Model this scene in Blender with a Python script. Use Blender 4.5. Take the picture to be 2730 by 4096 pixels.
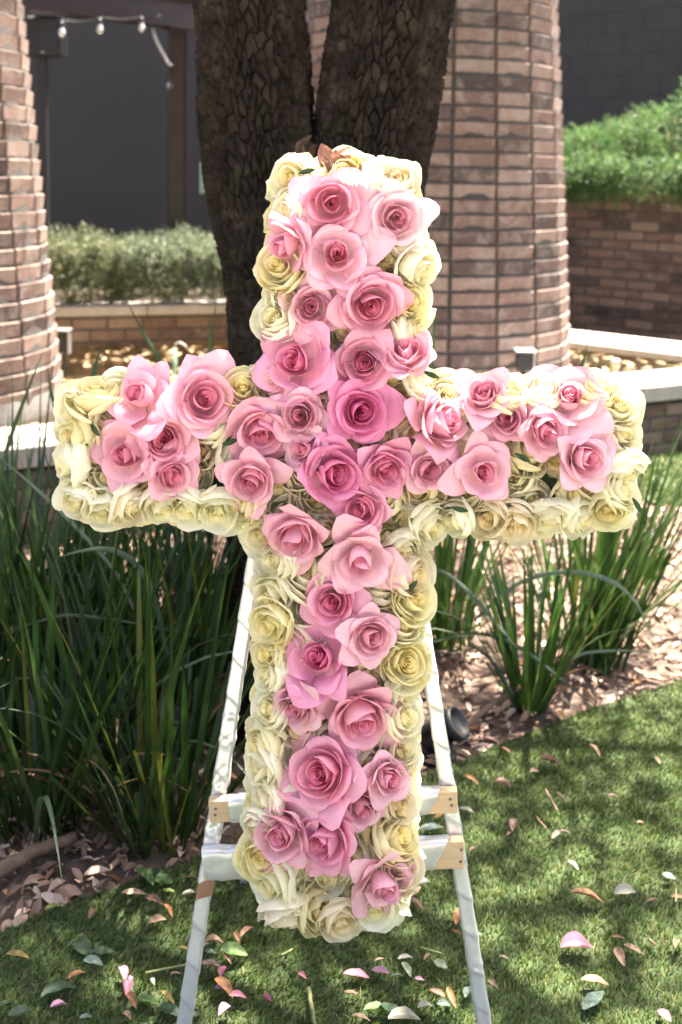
import bpy, math, random
import numpy as np
from mathutils import Matrix, Vector

# ------------------------------------------------------------------ scene, camera, light
scene = bpy.context.scene
for o in list(bpy.data.objects):
    bpy.data.objects.remove(o)
COL = scene.collection
random.seed(7)
RNG = np.random.default_rng(7)
PI = math.pi

FPX = 4500.0            # focal length in photograph pixels (2730 x 4096)
CAMZ = 1.42
PITCH = math.radians(7.3)
ROLL = 0.020
PY0 = 1266.0
camd = bpy.data.cameras.new('camera')
cam = bpy.data.objects.new('camera', camd)
COL.objects.link(cam)
camd.sensor_fit = 'VERTICAL'
camd.sensor_height = 36.0
camd.sensor_width = 24.0
camd.lens = 36.0 * FPX / 4096
camd.shift_y = -(2048 - PY0) / 4096
camd.clip_start = 0.05
camd.clip_end = 300
CM = Matrix.Rotation(PI / 2 - PITCH, 4, 'X') @ Matrix.Rotation(ROLL, 4, 'Z')
cam.matrix_world = Matrix.Translation((0, 0, CAMZ)) @ CM
camd.dof.use_dof = True
camd.dof.focus_distance = 1.60
camd.dof.aperture_fstop = 5.0
scene.camera = cam
CM3 = np.array(CM.to_3x3())
CAM = np.array([0, 0, CAMZ])

SUN_AZ = math.radians(42)     # from +Y towards +X
SUN_EL = math.radians(71)
sdir = Vector((math.sin(SUN_AZ) * math.cos(SUN_EL), math.cos(SUN_AZ) * math.cos(SUN_EL), math.sin(SUN_EL)))
world = bpy.data.worlds.new('World')
scene.world = world
world.use_nodes = True
wn = world.node_tree
bg = wn.nodes['Background']
sky = wn.nodes.new('ShaderNodeTexSky')
sky.sky_type = 'NISHITA'
sky.sun_disc = False
sky.sun_elevation = SUN_EL
sky.sun_rotation = SUN_AZ
sky.dust_density = 6.0
sky.air_density = 0.8
sky.ozone_density = 1.0
wn.links.new(sky.outputs[0], bg.inputs[0])
bg.inputs[1].default_value = 0.07
sund = bpy.data.lights.new('sun', 'SUN')
sund.energy = 5.0
sund.angle = math.radians(0.55)
sund.color = (1.0, 0.94, 0.85)
sun = bpy.data.objects.new('sun', sund)
COL.objects.link(sun)
sun.rotation_euler = sdir.to_track_quat('Z', 'Y').to_euler()
sun.location = (3, 6, 12)
vs = scene.view_settings
vs.view_transform = 'Standard'
vs.look = 'None'
vs.gamma = 1.0
vs.use_curve_mapping = False
vs.exposure = 3.15
vs.use_white_balance = True
vs.white_balance_temperature = 7000

# ------------------------------------------------------------------ pixel helpers
def ray(px, py):
    d = CM3 @ np.array([(px - 1365) / FPX, -(py - PY0) / FPX, -1.0])
    return d
def atY(px, py, y):
    d = ray(px, py)
    return CAM + d * (y / d[1])
def atZ(px, py, z=0.0):
    d = ray(px, py)
    return CAM + d * ((z - CAMZ) / d[2])
def atPlane(px, py, p0, n):
    d = ray(px, py)
    return CAM + d * (np.dot(np.array(p0) - CAM, n) / np.dot(d, n))

# ------------------------------------------------------------------ mesh helpers
def mesh_np(name, V, F, mat=None, smooth=True, col=None, colname='col'):
    V = np.asarray(V, dtype=np.float32)
    F = np.asarray(F, dtype=np.int32)
    m = bpy.data.meshes.new(name)
    n, k = F.shape
    m.vertices.add(len(V)); m.vertices.foreach_set('co', V.ravel())
    m.loops.add(n * k); m.loops.foreach_set('vertex_index', F.ravel())
    m.polygons.add(n)
    m.polygons.foreach_set('loop_start', np.arange(0, n * k, k, dtype=np.int32))
    m.polygons.foreach_set('loop_total', np.full(n, k, dtype=np.int32))
    m.polygons.foreach_set('use_smooth', np.full(n, smooth, dtype=bool))
    m.update(calc_edges=True)
    m.validate()
    if col is not None:
        a = m.color_attributes.new(colname, 'FLOAT_COLOR', 'POINT')
        c = np.ones((len(V), 4), dtype=np.float32)
        c[:, :col.shape[1]] = col
        a.data.foreach_set('color', c.ravel())
    if mat: m.materials.append(mat)
    return m
def link(name, data, parent=None, loc=None, rot=None, scale=None, mw=None):
    o = bpy.data.objects.new(name, data)
    COL.objects.link(o)
    if parent is not None: o.parent = parent
    if mw is not None: o.matrix_local = mw
    if loc is not None: o.location = tuple(loc)
    if rot is not None: o.rotation_euler = rot
    if scale is not None: o.scale = scale if hasattr(scale, '__len__') else (scale,) * 3
    return o
def tag(o, label=None, cat=None, group=None, kind=None):
    if label: o['label'] = label
    if cat: o['category'] = cat
    if group: o['group'] = group
    if kind: o['kind'] = kind
    return o
def empty(name, loc=(0, 0, 0), rot=(0, 0, 0)):
    return link(name, None, None, loc, rot)

class MB:
    """collects polygons for one mesh"""
    def __init__(s): s.v = []; s.f = []
    def add(s, V, F):
        b = len(s.v)
        s.v += [tuple(map(float, p)) for p in V]
        s.f += [tuple(i + b for i in f) for f in F]
        return s
    def box(s, c, size, M=None, bev=0.0):
        hx, hy, hz = [q / 2 for q in size]
        if bev <= 0:
            V = [(x, y, z) for x in (-hx, hx) for y in (-hy, hy) for z in (-hz, hz)]
            F = [(0, 1, 3, 2), (4, 6, 7, 5), (0, 4, 5, 1), (2, 3, 7, 6), (0, 2, 6, 4), (1, 5, 7, 3)]
        else:
            V, F = bevbox(hx, hy, hz, bev)
        V = np.array(V)
        if M is not None: V = V @ np.array(M).T
        return s.add(V + np.array(c), F)
    def tube(s, pts, rad, n=10, cap=True):
        V, F = tube_vf(np.array(pts, float), rad, n)
        m = len(pts)
        s.add(V, F)
        if cap:
            b = len(s.v) - len(V)
            s.f.append(tuple(b + i for i in reversed(range(n))))
            s.f.append(tuple(b + (m - 1) * n + i for i in range(n)))
        return s
    def lathe(s, prof, c=(0, 0, 0), n=20, M=None):
        V = []; F = []
        for r, z in prof:
            for i in range(n):
                a = 2 * PI * i / n
                V.append((r * math.cos(a), r * math.sin(a), z))
        for j in range(len(prof) - 1):
            for i in range(n):
                F.append((j * n + i, j * n + (i + 1) % n, (j + 1) * n + (i + 1) % n, (j + 1) * n + i))
        V = np.array(V)
        if M is not None: V = V @ np.array(M).T
        return s.add(V + np.array(c), F)
    def mesh(s, name, mat, smooth=False):
        m = bpy.data.meshes.new(name)
        m.from_pydata(s.v, [], s.f)
        if smooth: m.polygons.foreach_set('use_smooth', [True] * len(m.polygons))
        if mat: m.materials.append(mat)
        m.update()
        return m
    def build(s, name, mat, parent=None, smooth=False, **k):
        return link(name, s.mesh(name, mat, smooth), parent, **k)
def bevbox(hx, hy, hz, b):
    """box with all edges chamfered: 24 verts"""
    V = []; idx = {}
    for sx in (-1, 1):
        for sy in (-1, 1):
            for sz in (-1, 1):
                for ax in range(3):
                    p = [sx * hx, sy * hy, sz * hz]
                    for k in range(3):
                        if k != ax: p[k] -= (sx, sy, sz)[k] * b
                    idx[(sx, sy, sz, ax)] = len(V); V.append(tuple(p))
    F = []
    for ax in range(3):
        a1, a2 = [k for k in range(3) if k != ax]
        for s in (-1, 1):
            q = []
            for t1, t2 in ((-1, -1), (1, -1), (1, 1), (-1, 1)):
                g = [0, 0, 0]; g[ax] = s; g[a1] = t1; g[a2] = t2
                q.append(idx[(g[0], g[1], g[2], ax)])
            if (s > 0) == (ax == 1): q = q[::-1]
            F.append(tuple(q))
    for ax in range(3):          # edges parallel to ax
        a1, a2 = [k for k in range(3) if k != ax]
        for t1 in (-1, 1):
            for t2 in (-1, 1):
                q = []
                for s, f in ((-1, a1), (1, a1), (1, a2), (-1, a2)):
                    g = [0, 0, 0]; g[ax] = s; g[a1] = t1; g[a2] = t2
                    q.append(idx[(g[0], g[1], g[2], f)])
                if (t1 * t2 > 0) == (ax != 1): q = q[::-1]
                F.append(tuple(q[::-1]))
    for sx in (-1, 1):
        for sy in (-1, 1):
            for sz in (-1, 1):
                q = [idx[(sx, sy, sz, k)] for k in range(3)]
                if sx * sy * sz < 0: q = q[::-1]
                F.append(tuple(q))
    return V, F
def frames(P):
    T = np.gradient(P, axis=0)
    T /= np.linalg.norm(T, axis=1)[:, None] + 1e-9
    ref = np.array([0, 1.0, 0]) if abs(T[0][1]) < 0.9 else np.array([1.0, 0, 0])
    A = np.cross(ref, T); A /= np.linalg.norm(A, axis=1)[:, None] + 1e-9
    B = np.cross(T, A)
    return T, A, B
def tube_vf(P, rad, n):
    T, A, B = frames(P)
    rad = np.broadcast_to(np.asarray(rad, float), (len(P),))
    th = np.linspace(0, 2 * PI, n, endpoint=False)
    V = P[:, None, :] + rad[:, None, None] * (np.cos(th)[None, :, None] * A[:, None, :] + np.sin(th)[None, :, None] * B[:, None, :])
    F = grid_faces(len(P), n, True)
    return V.reshape(-1, 3), [tuple(f) for f in F]
def grid_faces(nr, nc, wrap=False):
    i = np.arange(nr - 1)[:, None]
    j = np.arange(nc if wrap else nc - 1)[None, :]
    j2 = (j + 1) % nc
    return np.stack([i * nc + j, i * nc + j2, (i + 1) * nc + j2, (i + 1) * nc + j], -1).reshape(-1, 4)
def poly_sheet(name, pts, z, mat, thick=0.0, parent=None):
    n = len(pts)
    mb = MB()
    V = [(p[0], p[1], z) for p in pts]; F = [tuple(range(n))]
    if thick > 0:
        V += [(p[0], p[1], z - thick) for p in pts]
        F += [(i, i + n, (i + 1) % n + n, (i + 1) % n) for i in range(n)]
    mb.add(V, F)
    return mb.build(name, mat, parent)
def inpoly(x, y, poly):
    r = np.zeros(len(x), bool)
    n = len(poly); j = n - 1
    for i in range(n):
        xi, yi = poly[i][0], poly[i][1]; xj, yj = poly[j][0], poly[j][1]
        c = ((yi > y) != (yj > y)) & (x < (xj - xi) * (y - yi) / (yj - yi + 1e-12) + xi)
        r ^= c; j = i
    return r
def scatter(TV, TF, Mx, T, col=None):
    """n copies of a template as one vertex/face block"""
    n = len(T); k = len(TV)
    V = np.einsum('nij,kj->nki', Mx, TV) + T[:, None, :]
    F = (TF[None] + (np.arange(n) * k)[:, None, None]).reshape(-1, TF.shape[1])
    C = None if col is None else np.repeat(col, k, axis=0)
    return V.reshape(-1, 3), F, C
def rotmats(dirs, spin, scale):
    """matrices whose local +Y goes along dirs, spun around it"""
    d = dirs / (np.linalg.norm(dirs, axis=1)[:, None] + 1e-9)
    ref = np.where(np.abs(d[:, 2:3]) > 0.95, np.array([[1.0, 0, 0]]), np.array([[0, 0, 1.0]]))
    x = np.cross(d, ref); x /= np.linalg.norm(x, axis=1)[:, None] + 1e-9
    z = np.cross(x, d)
    c, s = np.cos(spin)[:, None], np.sin(spin)[:, None]
    x2 = x * c + z * s; z2 = -x * s + z * c
    M = np.stack([x2, d, z2], axis=2)
    return M * np.asarray(scale)[:, None, None]
def leaf_template(w=0.35, nl=5, cup=0.15, droop=0.2, nw=3, tip=1.0):
    V = []
    for i in range(nl):
        t = i / (nl - 1)
        ww = w * (math.sin(PI * min(1, (t * 0.94 + 0.04))) ** 0.8) * (1 - 0.15 * t * tip)
        for j in range(nw):
            u = -1 + 2 * j / (nw - 1)
            V.append((u * ww / 2, t, -droop * t * t + cup * abs(u) * ww))
    return np.array(V), grid_faces(nl, nw)

# ------------------------------------------------------------------ materials
def mat_new(name):
    m = bpy.data.materials.new(name); m.use_nodes = True
    nt = m.node_tree
    b = nt.nodes['Principled BSDF']
    return m, nt, b
class NT:
    def __init__(s, nt): s.nt = nt
    def n(s, t, **k):
        x = s.nt.nodes.new(t)
        for a, v in k.items(): setattr(x, a, v)
        return x
    def l(s, a, b): s.nt.links.new(a, b)
    def noise(s, scale, detail=4, rough=0.55, vec=None, dist=0.0):
        x = s.n('ShaderNodeTexNoise'); x.inputs['Scale'].default_value = scale
        x.inputs['Detail'].default_value = detail; x.inputs['Roughness'].default_value = rough
        x.inputs['Distortion'].default_value = dist
        if vec is not None: s.l(vec, x.inputs['Vector'])
        return x
    def ramp(s, fac, stops, interp='LINEAR'):
        x = s.n('ShaderNodeValToRGB'); e = x.color_ramp.elements
        x.color_ramp.interpolation = interp
        while len(e) < len(stops): e.new(0.5)
        for q, (p, c) in zip(e, stops):
            q.position = p; q.color = (*c, 1) if len(c) == 3 else c
        s.l(fac, x.inputs[0]); return x.outputs[0]
    def mix(s, f, a, b, blend='MIX'):
        x = s.n('ShaderNodeMix', data_type='RGBA', blend_type=blend)
        for i, q in ((0, f), (6, a), (7, b)):
            if hasattr(q, 'is_linked') or hasattr(q, 'links'): s.l(q, x.inputs[i])
            else: x.inputs[i].default_value = q if i == 0 else (*q, 1)
        return x.outputs[2]
    def bump(s, h, strength, dist, b):
        x = s.n('ShaderNodeBump'); x.inputs['Strength'].default_value = strength
        x.inputs['Distance'].default_value = dist
        s.l(h, x.inputs['Height']); s.l(x.outputs[0], b.inputs['Normal']); return x
def pos_vec(N, scale=(1, 1, 1)):
    g = N.n('ShaderNodeNewGeometry'); mp = N.n('ShaderNodeMapping')
    mp.inputs['Scale'].default_value = scale
    N.l(g.outputs['Position'], mp.inputs['Vector']); return mp.outputs[0]
def simple(name, c, rough=0.6, var=0.25, scale=20, bump=0.0, bscale=60, metal=0.0, spec=0.5, stretch=(1, 1, 1)):
    m, nt, b = mat_new(name); N = NT(nt)
    p = pos_vec(N, stretch)
    n = N.noise(scale, 5, 0.6, p)
    lo = tuple(x * (1 - var) for x in c); hi = tuple(min(1, x * (1 + var)) for x in c)
    N.l(N.ramp(n.outputs[0], [(0.3, lo), (0.7, hi)]), b.inputs['Base Color'])
    b.inputs['Roughness'].default_value = rough; b.inputs['Metallic'].default_value = metal
    b.inputs['Specular IOR Level'].default_value = spec
    if bump > 0:
        n2 = N.noise(bscale, 6, 0.65, p); N.bump(n2.outputs[0], bump, 0.01, b)
    return m
def brick_mat(name, stops, blot=(0.62, 0.52, 0.45), amt=0.55, stretch=(1, 1, 1)):
    m, nt, b = mat_new(name); N = NT(nt)
    oi = N.n('ShaderNodeObjectInfo')
    base = N.ramp(oi.outputs['Random'], stops)
    p = pos_vec(N, stretch)
    n1 = N.noise(9, 6, 0.65, p, 0.6); n2 = N.noise(70, 5, 0.7, p)
    f1 = N.ramp(n1.outputs[0], [(0.46, (0, 0, 0)), (0.66, (amt,) * 3)])
    c = N.mix(f1, base, blot)
    dk = N.ramp(n2.outputs[0], [(0.3, (0.72, 0.70, 0.68)), (0.6, (1.05, 1.03, 1.0))])
    c = N.mix(1.0, c, dk, 'MULTIPLY')
    N.l(c, b.inputs['Base Color'])
    b.inputs['Roughness'].default_value = 0.85; b.inputs['Specular IOR Level'].default_value = 0.25
    N.bump(n2.outputs[0], 0.35, 0.006, b)
    return m
def vcol_mat(name, rough=0.6, trans=0.0, spec=0.4, varscale=0, bump=0):
    """colour from the mesh's own colour attribute, thin-leaf translucency"""
    m, nt, b = mat_new(name); N = NT(nt)
    a = N.n('ShaderNodeAttribute', attribute_name='col')
    c = a.outputs['Color']
    if varscale:
        n = N.noise(varscale, 4, 0.6, pos_vec(N))
        c = N.mix(1.0, c, N.ramp(n.outputs[0], [(0.3, (0.7, 0.7, 0.7)), (0.7, (1.2, 1.2, 1.2))]), 'MULTIPLY')
        if bump: N.bump(n.outputs[0], bump, 0.004, b)
    N.l(c, b.inputs['Base Color'])
    b.inputs['Roughness'].default_value = rough; b.inputs['Specular IOR Level'].default_value = spec
    if trans > 0: add_trans(N, b, c, trans)
    return m
def add_trans(N, b, c, f, tint=None):
    tr = N.n('ShaderNodeBsdfTranslucent')
    if tint: c = N.mix(1.0, c, tint, 'MULTIPLY')
    N.l(c, tr.inputs['Color'])
    mx = N.n('ShaderNodeMixShader'); mx.inputs[0].default_value = f
    N.l(b.outputs[0], mx.inputs[1]); N.l(tr.outputs[0], mx.inputs[2])
    out = [x for x in N.nt.nodes if x.type == 'OUTPUT_MATERIAL'][0]
    N.l(mx.outputs[0], out.inputs['Surface'])
def objcol_leaf(name, rough=0.45, trans=0.3, deep=(0.8, 0.3, 0.45), spec=0.3, petal=True, vein=0.0, edge_c=(.8, .5, .6), edge_n=.3, edge_amt=.35):
    """thin petal or leaf; object colour, deeper towards the heart (attribute)"""
    m, nt, b = mat_new(name); N = NT(nt)
    oi = N.n('ShaderNodeObjectInfo'); c = oi.outputs['Color']
    if petal:
        a = N.n('ShaderNodeAttribute', attribute_name='col')
        sep = N.n('ShaderNodeSeparateColor'); N.l(a.outputs['Color'], sep.inputs[0])
        c2 = N.mix(1.0, c, deep, 'MULTIPLY')
        c = N.mix(sep.outputs[0], c, c2)
        c3 = N.mix(sep.outputs[1], c, (0.86, 0.80, 0.52))      # creamy foot of the petal
        ne = N.noise(70, 3, 0.6, pos_vec(N))
        fe_ = N.ramp(ne.outputs[0], [(edge_n, (0, 0, 0)), (edge_n + .12, (edge_amt,) * 3)])
        fm = N.n('ShaderNodeMath', operation='MULTIPLY'); N.l(sep.outputs[2], fm.inputs[0]); N.l(fe_, fm.inputs[1])
        c = N.mix(fm.outputs[0], c3, edge_c)
    n = N.noise(45 if not vein else 90, 4, 0.6, pos_vec(N))
    c = N.mix(1.0, c, N.ramp(n.outputs[0], [(0.3 if not vein else .4, (0.9 - vein, 0.89 - vein, 0.88 - vein)), (0.65, (1.03, 1.03, 1.03))]), 'MULTIPLY')
    N.l(c, b.inputs['Base Color'])
    b.inputs['Roughness'].default_value = rough; b.inputs['Specular IOR Level'].default_value = spec
    n2 = N.noise(130, 4, 0.65, pos_vec(N)); N.bump(n2.outputs[0], 0.22, 0.003, b)
    add_trans(N, b, c, trans)
    return m

M = {}
COLB = [(0.0, (0.0734, 0.0603, 0.0597)), (0.14, (0.1221, 0.0871, 0.0808)), (0.3, (0.1759, 0.1186, 0.1056)), (0.55, (0.2200, 0.1511, 0.1340)),
        (0.8, (0.2639, 0.1917, 0.1707)), (0.93, (0.3030, 0.2316, 0.2020)), (1.0, (0.0978, 0.0815, 0.0826))]
GARB = [(0.0, (0.0476, 0.0376, 0.0329)), (0.2, (0.0833, 0.0585, 0.0499)), (0.5, (0.1285, 0.0806, 0.0638)), (0.75, (0.1725, 0.1149, 0.0893)),
        (1.0, (0.2202, 0.1602, 0.1275))]
M['brick_col'] = brick_mat('column_brick', COLB, (0.40, 0.345, 0.315), 0.5)
M['brick_gar'] = brick_mat('garden_brick', GARB, (0.26, 0.22, 0.19), 0.4)
M['mortar'] = simple('mortar', (0.0638, 0.0578, 0.0561), 0.95, 0.25, 40, 0.4, 90)
M['mortar_dark'] = simple('mortar_dark', (0.0680, 0.0584, 0.0528), 0.95, 0.25, 40, 0.4, 90)
M['coping'] = simple('coping_stone', (0.3400, 0.3102, 0.2848), 0.85, 0.16, 14, 0.25, 80)
M['wall_grey'] = simple('grey_render', (0.0295, 0.0302, 0.0324), 0.75, 0.08, 2.5, 0.1, 90)
M['block'] = simple('grey_block', (0.0360, 0.0360, 0.0367), 0.85, 0.16, 5, 0.35, 70)
M['block_joint'] = simple('block_joint', (0.0504, 0.0497, 0.0497), 0.9, 0.1, 20)
M['steel'] = simple('brown_steel', (0.0385, 0.0210, 0.0182), 0.35, 0.2, 8, 0.05, 30)
M['box_dark'] = simple('dark_paint', (0.0154, 0.0161, 0.0189), 0.45, 0.2, 8)
M['black'] = simple('black_metal', (0.012, 0.012, 0.013), 0.45, 0.2, 20)
M['soil'] = simple('soil', (0.055, 0.038, 0.028), 0.95, 0.4, 30, 0.6, 80)
M['mulch'] = simple('mulch_ground', (0.1040, 0.0704, 0.0544), 0.95, 0.5, 45, 0.8, 120)
M['lawn'] = simple('turf_backing', (0.035, 0.055, 0.018), 0.95, 0.3, 60, 0.5, 150)
M['floor_basin'] = simple('basin_floor', (0.2550, 0.2175, 0.1500), 0.8, 0.55, 26, 0.3, 50)
M['wood'] = simple('pale_wood', (0.58, 0.42, 0.26), 0.6, 0.14, 14, 0.15, 60, stretch=(3, 12, 40))
M['wood_red'] = simple('bare_dowel', (0.30, 0.15, 0.09), 0.6, 0.2, 40)
M['nail'] = simple('nail_steel', (0.16, 0.16, 0.17), 0.4, 0.2, 60, metal=0.7)
M['metal'] = simple('drain_metal', (0.55, 0.56, 0.58), 0.3, 0.1, 20, metal=0.8)
M['pipe'] = simple('green_pipe', (0.16, 0.27, 0.21), 0.5, 0.2, 20)
M['tag'] = simple('pale_green_sign', (0.38, 0.52, 0.38), 0.5, 0.05, 10)
M['cable'] = simple('pale_cable', (0.62, 0.62, 0.64), 0.4, 0.05, 10)
M['twig'] = simple('twig_bark', (0.14, 0.09, 0.065), 0.85, 0.3, 60, 0.3, 120)
M['foam'] = simple('floral_foam', (0.05, 0.085, 0.035), 0.9, 0.3, 50)
M['branch'] = simple('branch_bark', (0.055, 0.042, 0.034), 0.9, 0.4, 25, 0.8, 60)
M['dripline'] = simple('drip_hose', (0.30, 0.28, 0.27), 0.3, 0.2, 20)
def bulbglass():
    m, nt, b = mat_new('bulb_glass')
    b.inputs['Base Color'].default_value = (0.95, 0.93, 0.9, 1); b.inputs['Roughness'].default_value = 0.05
    b.inputs['Transmission Weight'].default_value = 0.7; b.inputs['IOR'].default_value = 1.45
    return m
M['bulb'] = bulbglass()
def satin():
    m, nt, b = mat_new('white_satin'); N = NT(nt)
    p = pos_vec(N)
    n = N.noise(24, 4, 0.55, p)
    N.l(N.ramp(n.outputs[0], [(0.3, (0.56, 0.56, 0.57)), (0.7, (0.66, 0.66, 0.66))]), b.inputs['Base Color'])
    b.inputs['Roughness'].default_value = 0.26; b.inputs['Specular IOR Level'].default_value = 0.8; b.inputs['Metallic'].default_value = 0.35
    b.inputs['Sheen Weight'].default_value = 0.3
    n2 = N.noise(40, 2, 0.5, p, 0.8); N.bump(n2.outputs[0], 0.10, 0.006, b)
    return m
M['satin'] = satin()
def barkmat():
    m, nt, b = mat_new('tree_bark'); N = NT(nt)
    p = pos_vec(N)
    n = N.noise(18, 6, 0.65, p); n2 = N.noise(120, 5, 0.7, p)
    c = N.ramp(n.outputs[0], [(0.3, (0.019, 0.0145, 0.012)), (0.55, (0.042, 0.031, 0.025)), (0.75, (0.085, 0.067, 0.055))])
    a = N.n('ShaderNodeAttribute', attribute_name='col')
    c = N.mix(1.0, c, a.outputs['Color'], 'MULTIPLY')
    N.l(c, b.inputs['Base Color'])
    b.inputs['Roughness'].default_value = 0.95; b.inputs['Specular IOR Level'].default_value = 0.08
    N.bump(n2.outputs[0], 0.7, 0.006, b)
    return m
M['bark'] = barkmat()
def watermat():
    m, nt, b = mat_new('pond_water'); N = NT(nt)
    out = [x for x in nt.nodes if x.type == 'OUTPUT_MATERIAL'][0]
    nt.nodes.remove(b)
    n = N.noise(22, 3, 0.5, pos_vec(N)); bp = N.n('ShaderNodeBump')
    bp.inputs['Strength'].default_value = 0.5; bp.inputs['Distance'].default_value = 0.01
    N.l(n.outputs[0], bp.inputs['Height'])
    g = N.n('ShaderNodeBsdfGlossy'); g.inputs['Roughness'].default_value = 0.03; N.l(bp.outputs[0], g.inputs['Normal'])
    t = N.n('ShaderNodeBsdfTransparent'); t.inputs['Color'].default_value = (0.86, 0.80, 0.66, 1)
    fr = N.n('ShaderNodeFresnel'); fr.inputs['IOR'].default_value = 1.33; N.l(bp.outputs[0], fr.inputs['Normal'])
    mx = N.n('ShaderNodeMixShader'); N.l(fr.outputs[0], mx.inputs[0]); N.l(t.outputs[0], mx.inputs[1]); N.l(g.outputs[0], mx.inputs[2])
    N.l(mx.outputs[0], out.inputs['Surface'])
    return m
M['water'] = watermat()
M['pink'] = objcol_leaf('pink_petal', 0.5, 0.36, (1.0, 0.68, 0.77), 0.25, edge_c=(.86, .36, .52), edge_n=.40, edge_amt=.40)
M['cream'] = objcol_leaf('cream_petal', 0.55, 0.42, (1.0, 0.94, 0.72), 0.2, edge_c=(.70, .55, .33), edge_n=.60, edge_amt=.45)
M['leafobj'] = objcol_leaf('fallen_leaf', 0.55, 0.15, petal=False, spec=0.4, vein=.45)
M['petalobj'] = objcol_leaf('fallen_petal', 0.5, 0.3, petal=False, spec=0.25)
M['blade'] = objcol_leaf('sword_leaf', 0.38, 0.28, petal=False, spec=0.5)
M['turf'] = vcol_mat('turf_blade', 0.5, 0.25, 0.4)
M['litter'] = vcol_mat('leaf_litter', 0.7, 0.08, 0.35)
M['hedge'] = vcol_mat('hedge_leaf', 0.5, 0.3, 0.4)
M['fern'] = vcol_mat('fern_leaf', 0.45, 0.4, 0.4)
M['crown'] = vcol_mat('crown_leaf', 0.45, 0.3, 0.4)

# ------------------------------------------------------------------ the ground
def Gp(px, py, z=0.0):
    p = atZ(px, py, z); return (float(p[0]), float(p[1]))
edge = [Gp(*q) for q in [(0, 3731), (249, 3623), (497, 3540), (746, 3440), (1200, 3290), (1809, 3060), (2104, 2938), (2357, 2837), (2730, 2721)]]
e0, e1 = edge[0], edge[-1]
lawn_poly = [(-7, -.6), (-7, e0[1] - 0.5), (-2.2, e0[1] - 0.35)] + edge + [(e1[0] + 0.6, e1[1] + 0.2), (e1[0] + 1.6, e1[1] + 0.3), (7, e1[1]), (7, -.6)]
g = poly_sheet('ground', [(-40, -30), (40, -30), (40, 50), (-40, 50)], -0.03, M['soil']); tag(g, kind='structure')
g = poly_sheet('mulch_bed', [(-6, 1.2), (6, 1.2), (6, 7.4), (-6, 7.4)], -0.014, M['mulch']); tag(g, kind='structure')
g = poly_sheet('lawn', lawn_poly, 0.0, M['lawn'], 0.02); tag(g, kind='structure')
g = poly_sheet('bounce_slab', [(-12, -14), (12, -14), (12, -.61), (-12, -.61)], 0.004, simple('bounce_slab_pale', (0.36, 0.34, 0.32), 0.85, 0.12, 6, 0.2, 60), 0.03); tag(g, kind='structure')  # unseen pale slab added behind the camera to bounce sunlight onto the roses
fe = [Gp(*q) for q in [(2330, 1925), (2440, 1965), (2540, 1992), (2640, 2012), (2730, 2035), (2900, 2075)]]

# basin front wall line (top front edge of the coping, z = CH)
CH = 0.373
FA = np.array(Gp(0, 1797, CH)); FB = np.array(Gp(2730, 1533, CH))
fd = (FB - FA) / np.linalg.norm(FB - FA); fn = np.array([-fd[1], fd[0]])      # fn points into the basin
far_poly = fe + [(fe[-1][0] + 2.2, fe[-1][1] - 0.1)]
wl = [tuple(FA + fd * t) for t in (6.5, 5.0, 4.0, 3.0, 2.55)]
far_poly = far_poly + wl
g = poly_sheet('far_lawn', far_poly, 0.0, M['lawn'], 0.02); tag(g, kind='structure')

def turf(name, poly, n, box, hmin, hmax, wid, seed):
    r = np.random.default_rng(seed)
    x = r.uniform(box[0], box[1], n); y = r.uniform(box[2], box[3], n)
    k = inpoly(x, y, poly); x = x[k]; y = y[k]; n = len(x)
    # uneven tufts
    ph = np.sin(x * 23 + 1.3 * np.sin(y * 17)) * np.sin(y * 29 + 1.1 * np.sin(x * 13))
    h = r.uniform(hmin, hmax, n) * (0.85 + 0.22 * ph)
    la = r.normal(0.5, 0.9, n) + 0.6 * np.sin(x * 5 + y * 3)
    lean = r.uniform(0.35, 1.5, n) * h
    dx = np.cos(la) * lean; dy = np.sin(la) * lean
    wa = r.uniform(0, PI, n); wx = np.cos(wa) * wid / 2 * r.uniform(0.7, 1.3, n); wy = np.sin(wa) * wid / 2
    z0 = np.zeros(n)
    V = np.stack([np.stack([x - wx, y - wy, z0], 1), np.stack([x + wx, y + wy, z0], 1),
                  np.stack([x + wx * .8 + dx * .4, y + wy * .8 + dy * .4, h * .62], 1), np.stack([x - wx * .8 + dx * .4, y - wy * .8 + dy * .4, h * .62], 1),
                  np.stack([x + wx * .2 + dx, y + wy * .2 + dy, h * .95], 1), np.stack([x - wx * .2 + dx, y - wy * .2 + dy, h * .95], 1)], 1)
    b = (np.arange(n) * 6)[:, None]
    F = np.concatenate([b + np.array([[0, 1, 2, 3]]), b + np.array([[3, 2, 4, 5]])], 0)
    t = r.random(n)[:, None]
    c = np.where(t < .6, np.array([[.042, .080, .015]]), np.where(t < .88, np.array([[.085, .122, .024]]), np.array([[.14, .14, .045]])))
    c = c * r.uniform(.7, 1.3, (n, 1))
    C = np.repeat(c, 6, axis=0)
    return mesh_np(name, V.reshape(-1, 3), F, M['turf'], True, C)
o = link('turf_grass', turf('turf_grass', lawn_poly, 430000, (-1.8, 2.2, 1.3, 3.6), .007, .0145, .0027, 3)); tag(o, 'short green artificial turf blades of the front lawn', 'grass', kind='stuff')
o = link('turf_grass', turf('turf_grass_far', far_poly, 60000, (0.8, 3.2, 4.2, 6.4), .014, .026, .006, 4)); tag(o, 'short sunlit turf blades of the strip before the basin wall', 'grass', kind='stuff')

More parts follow.
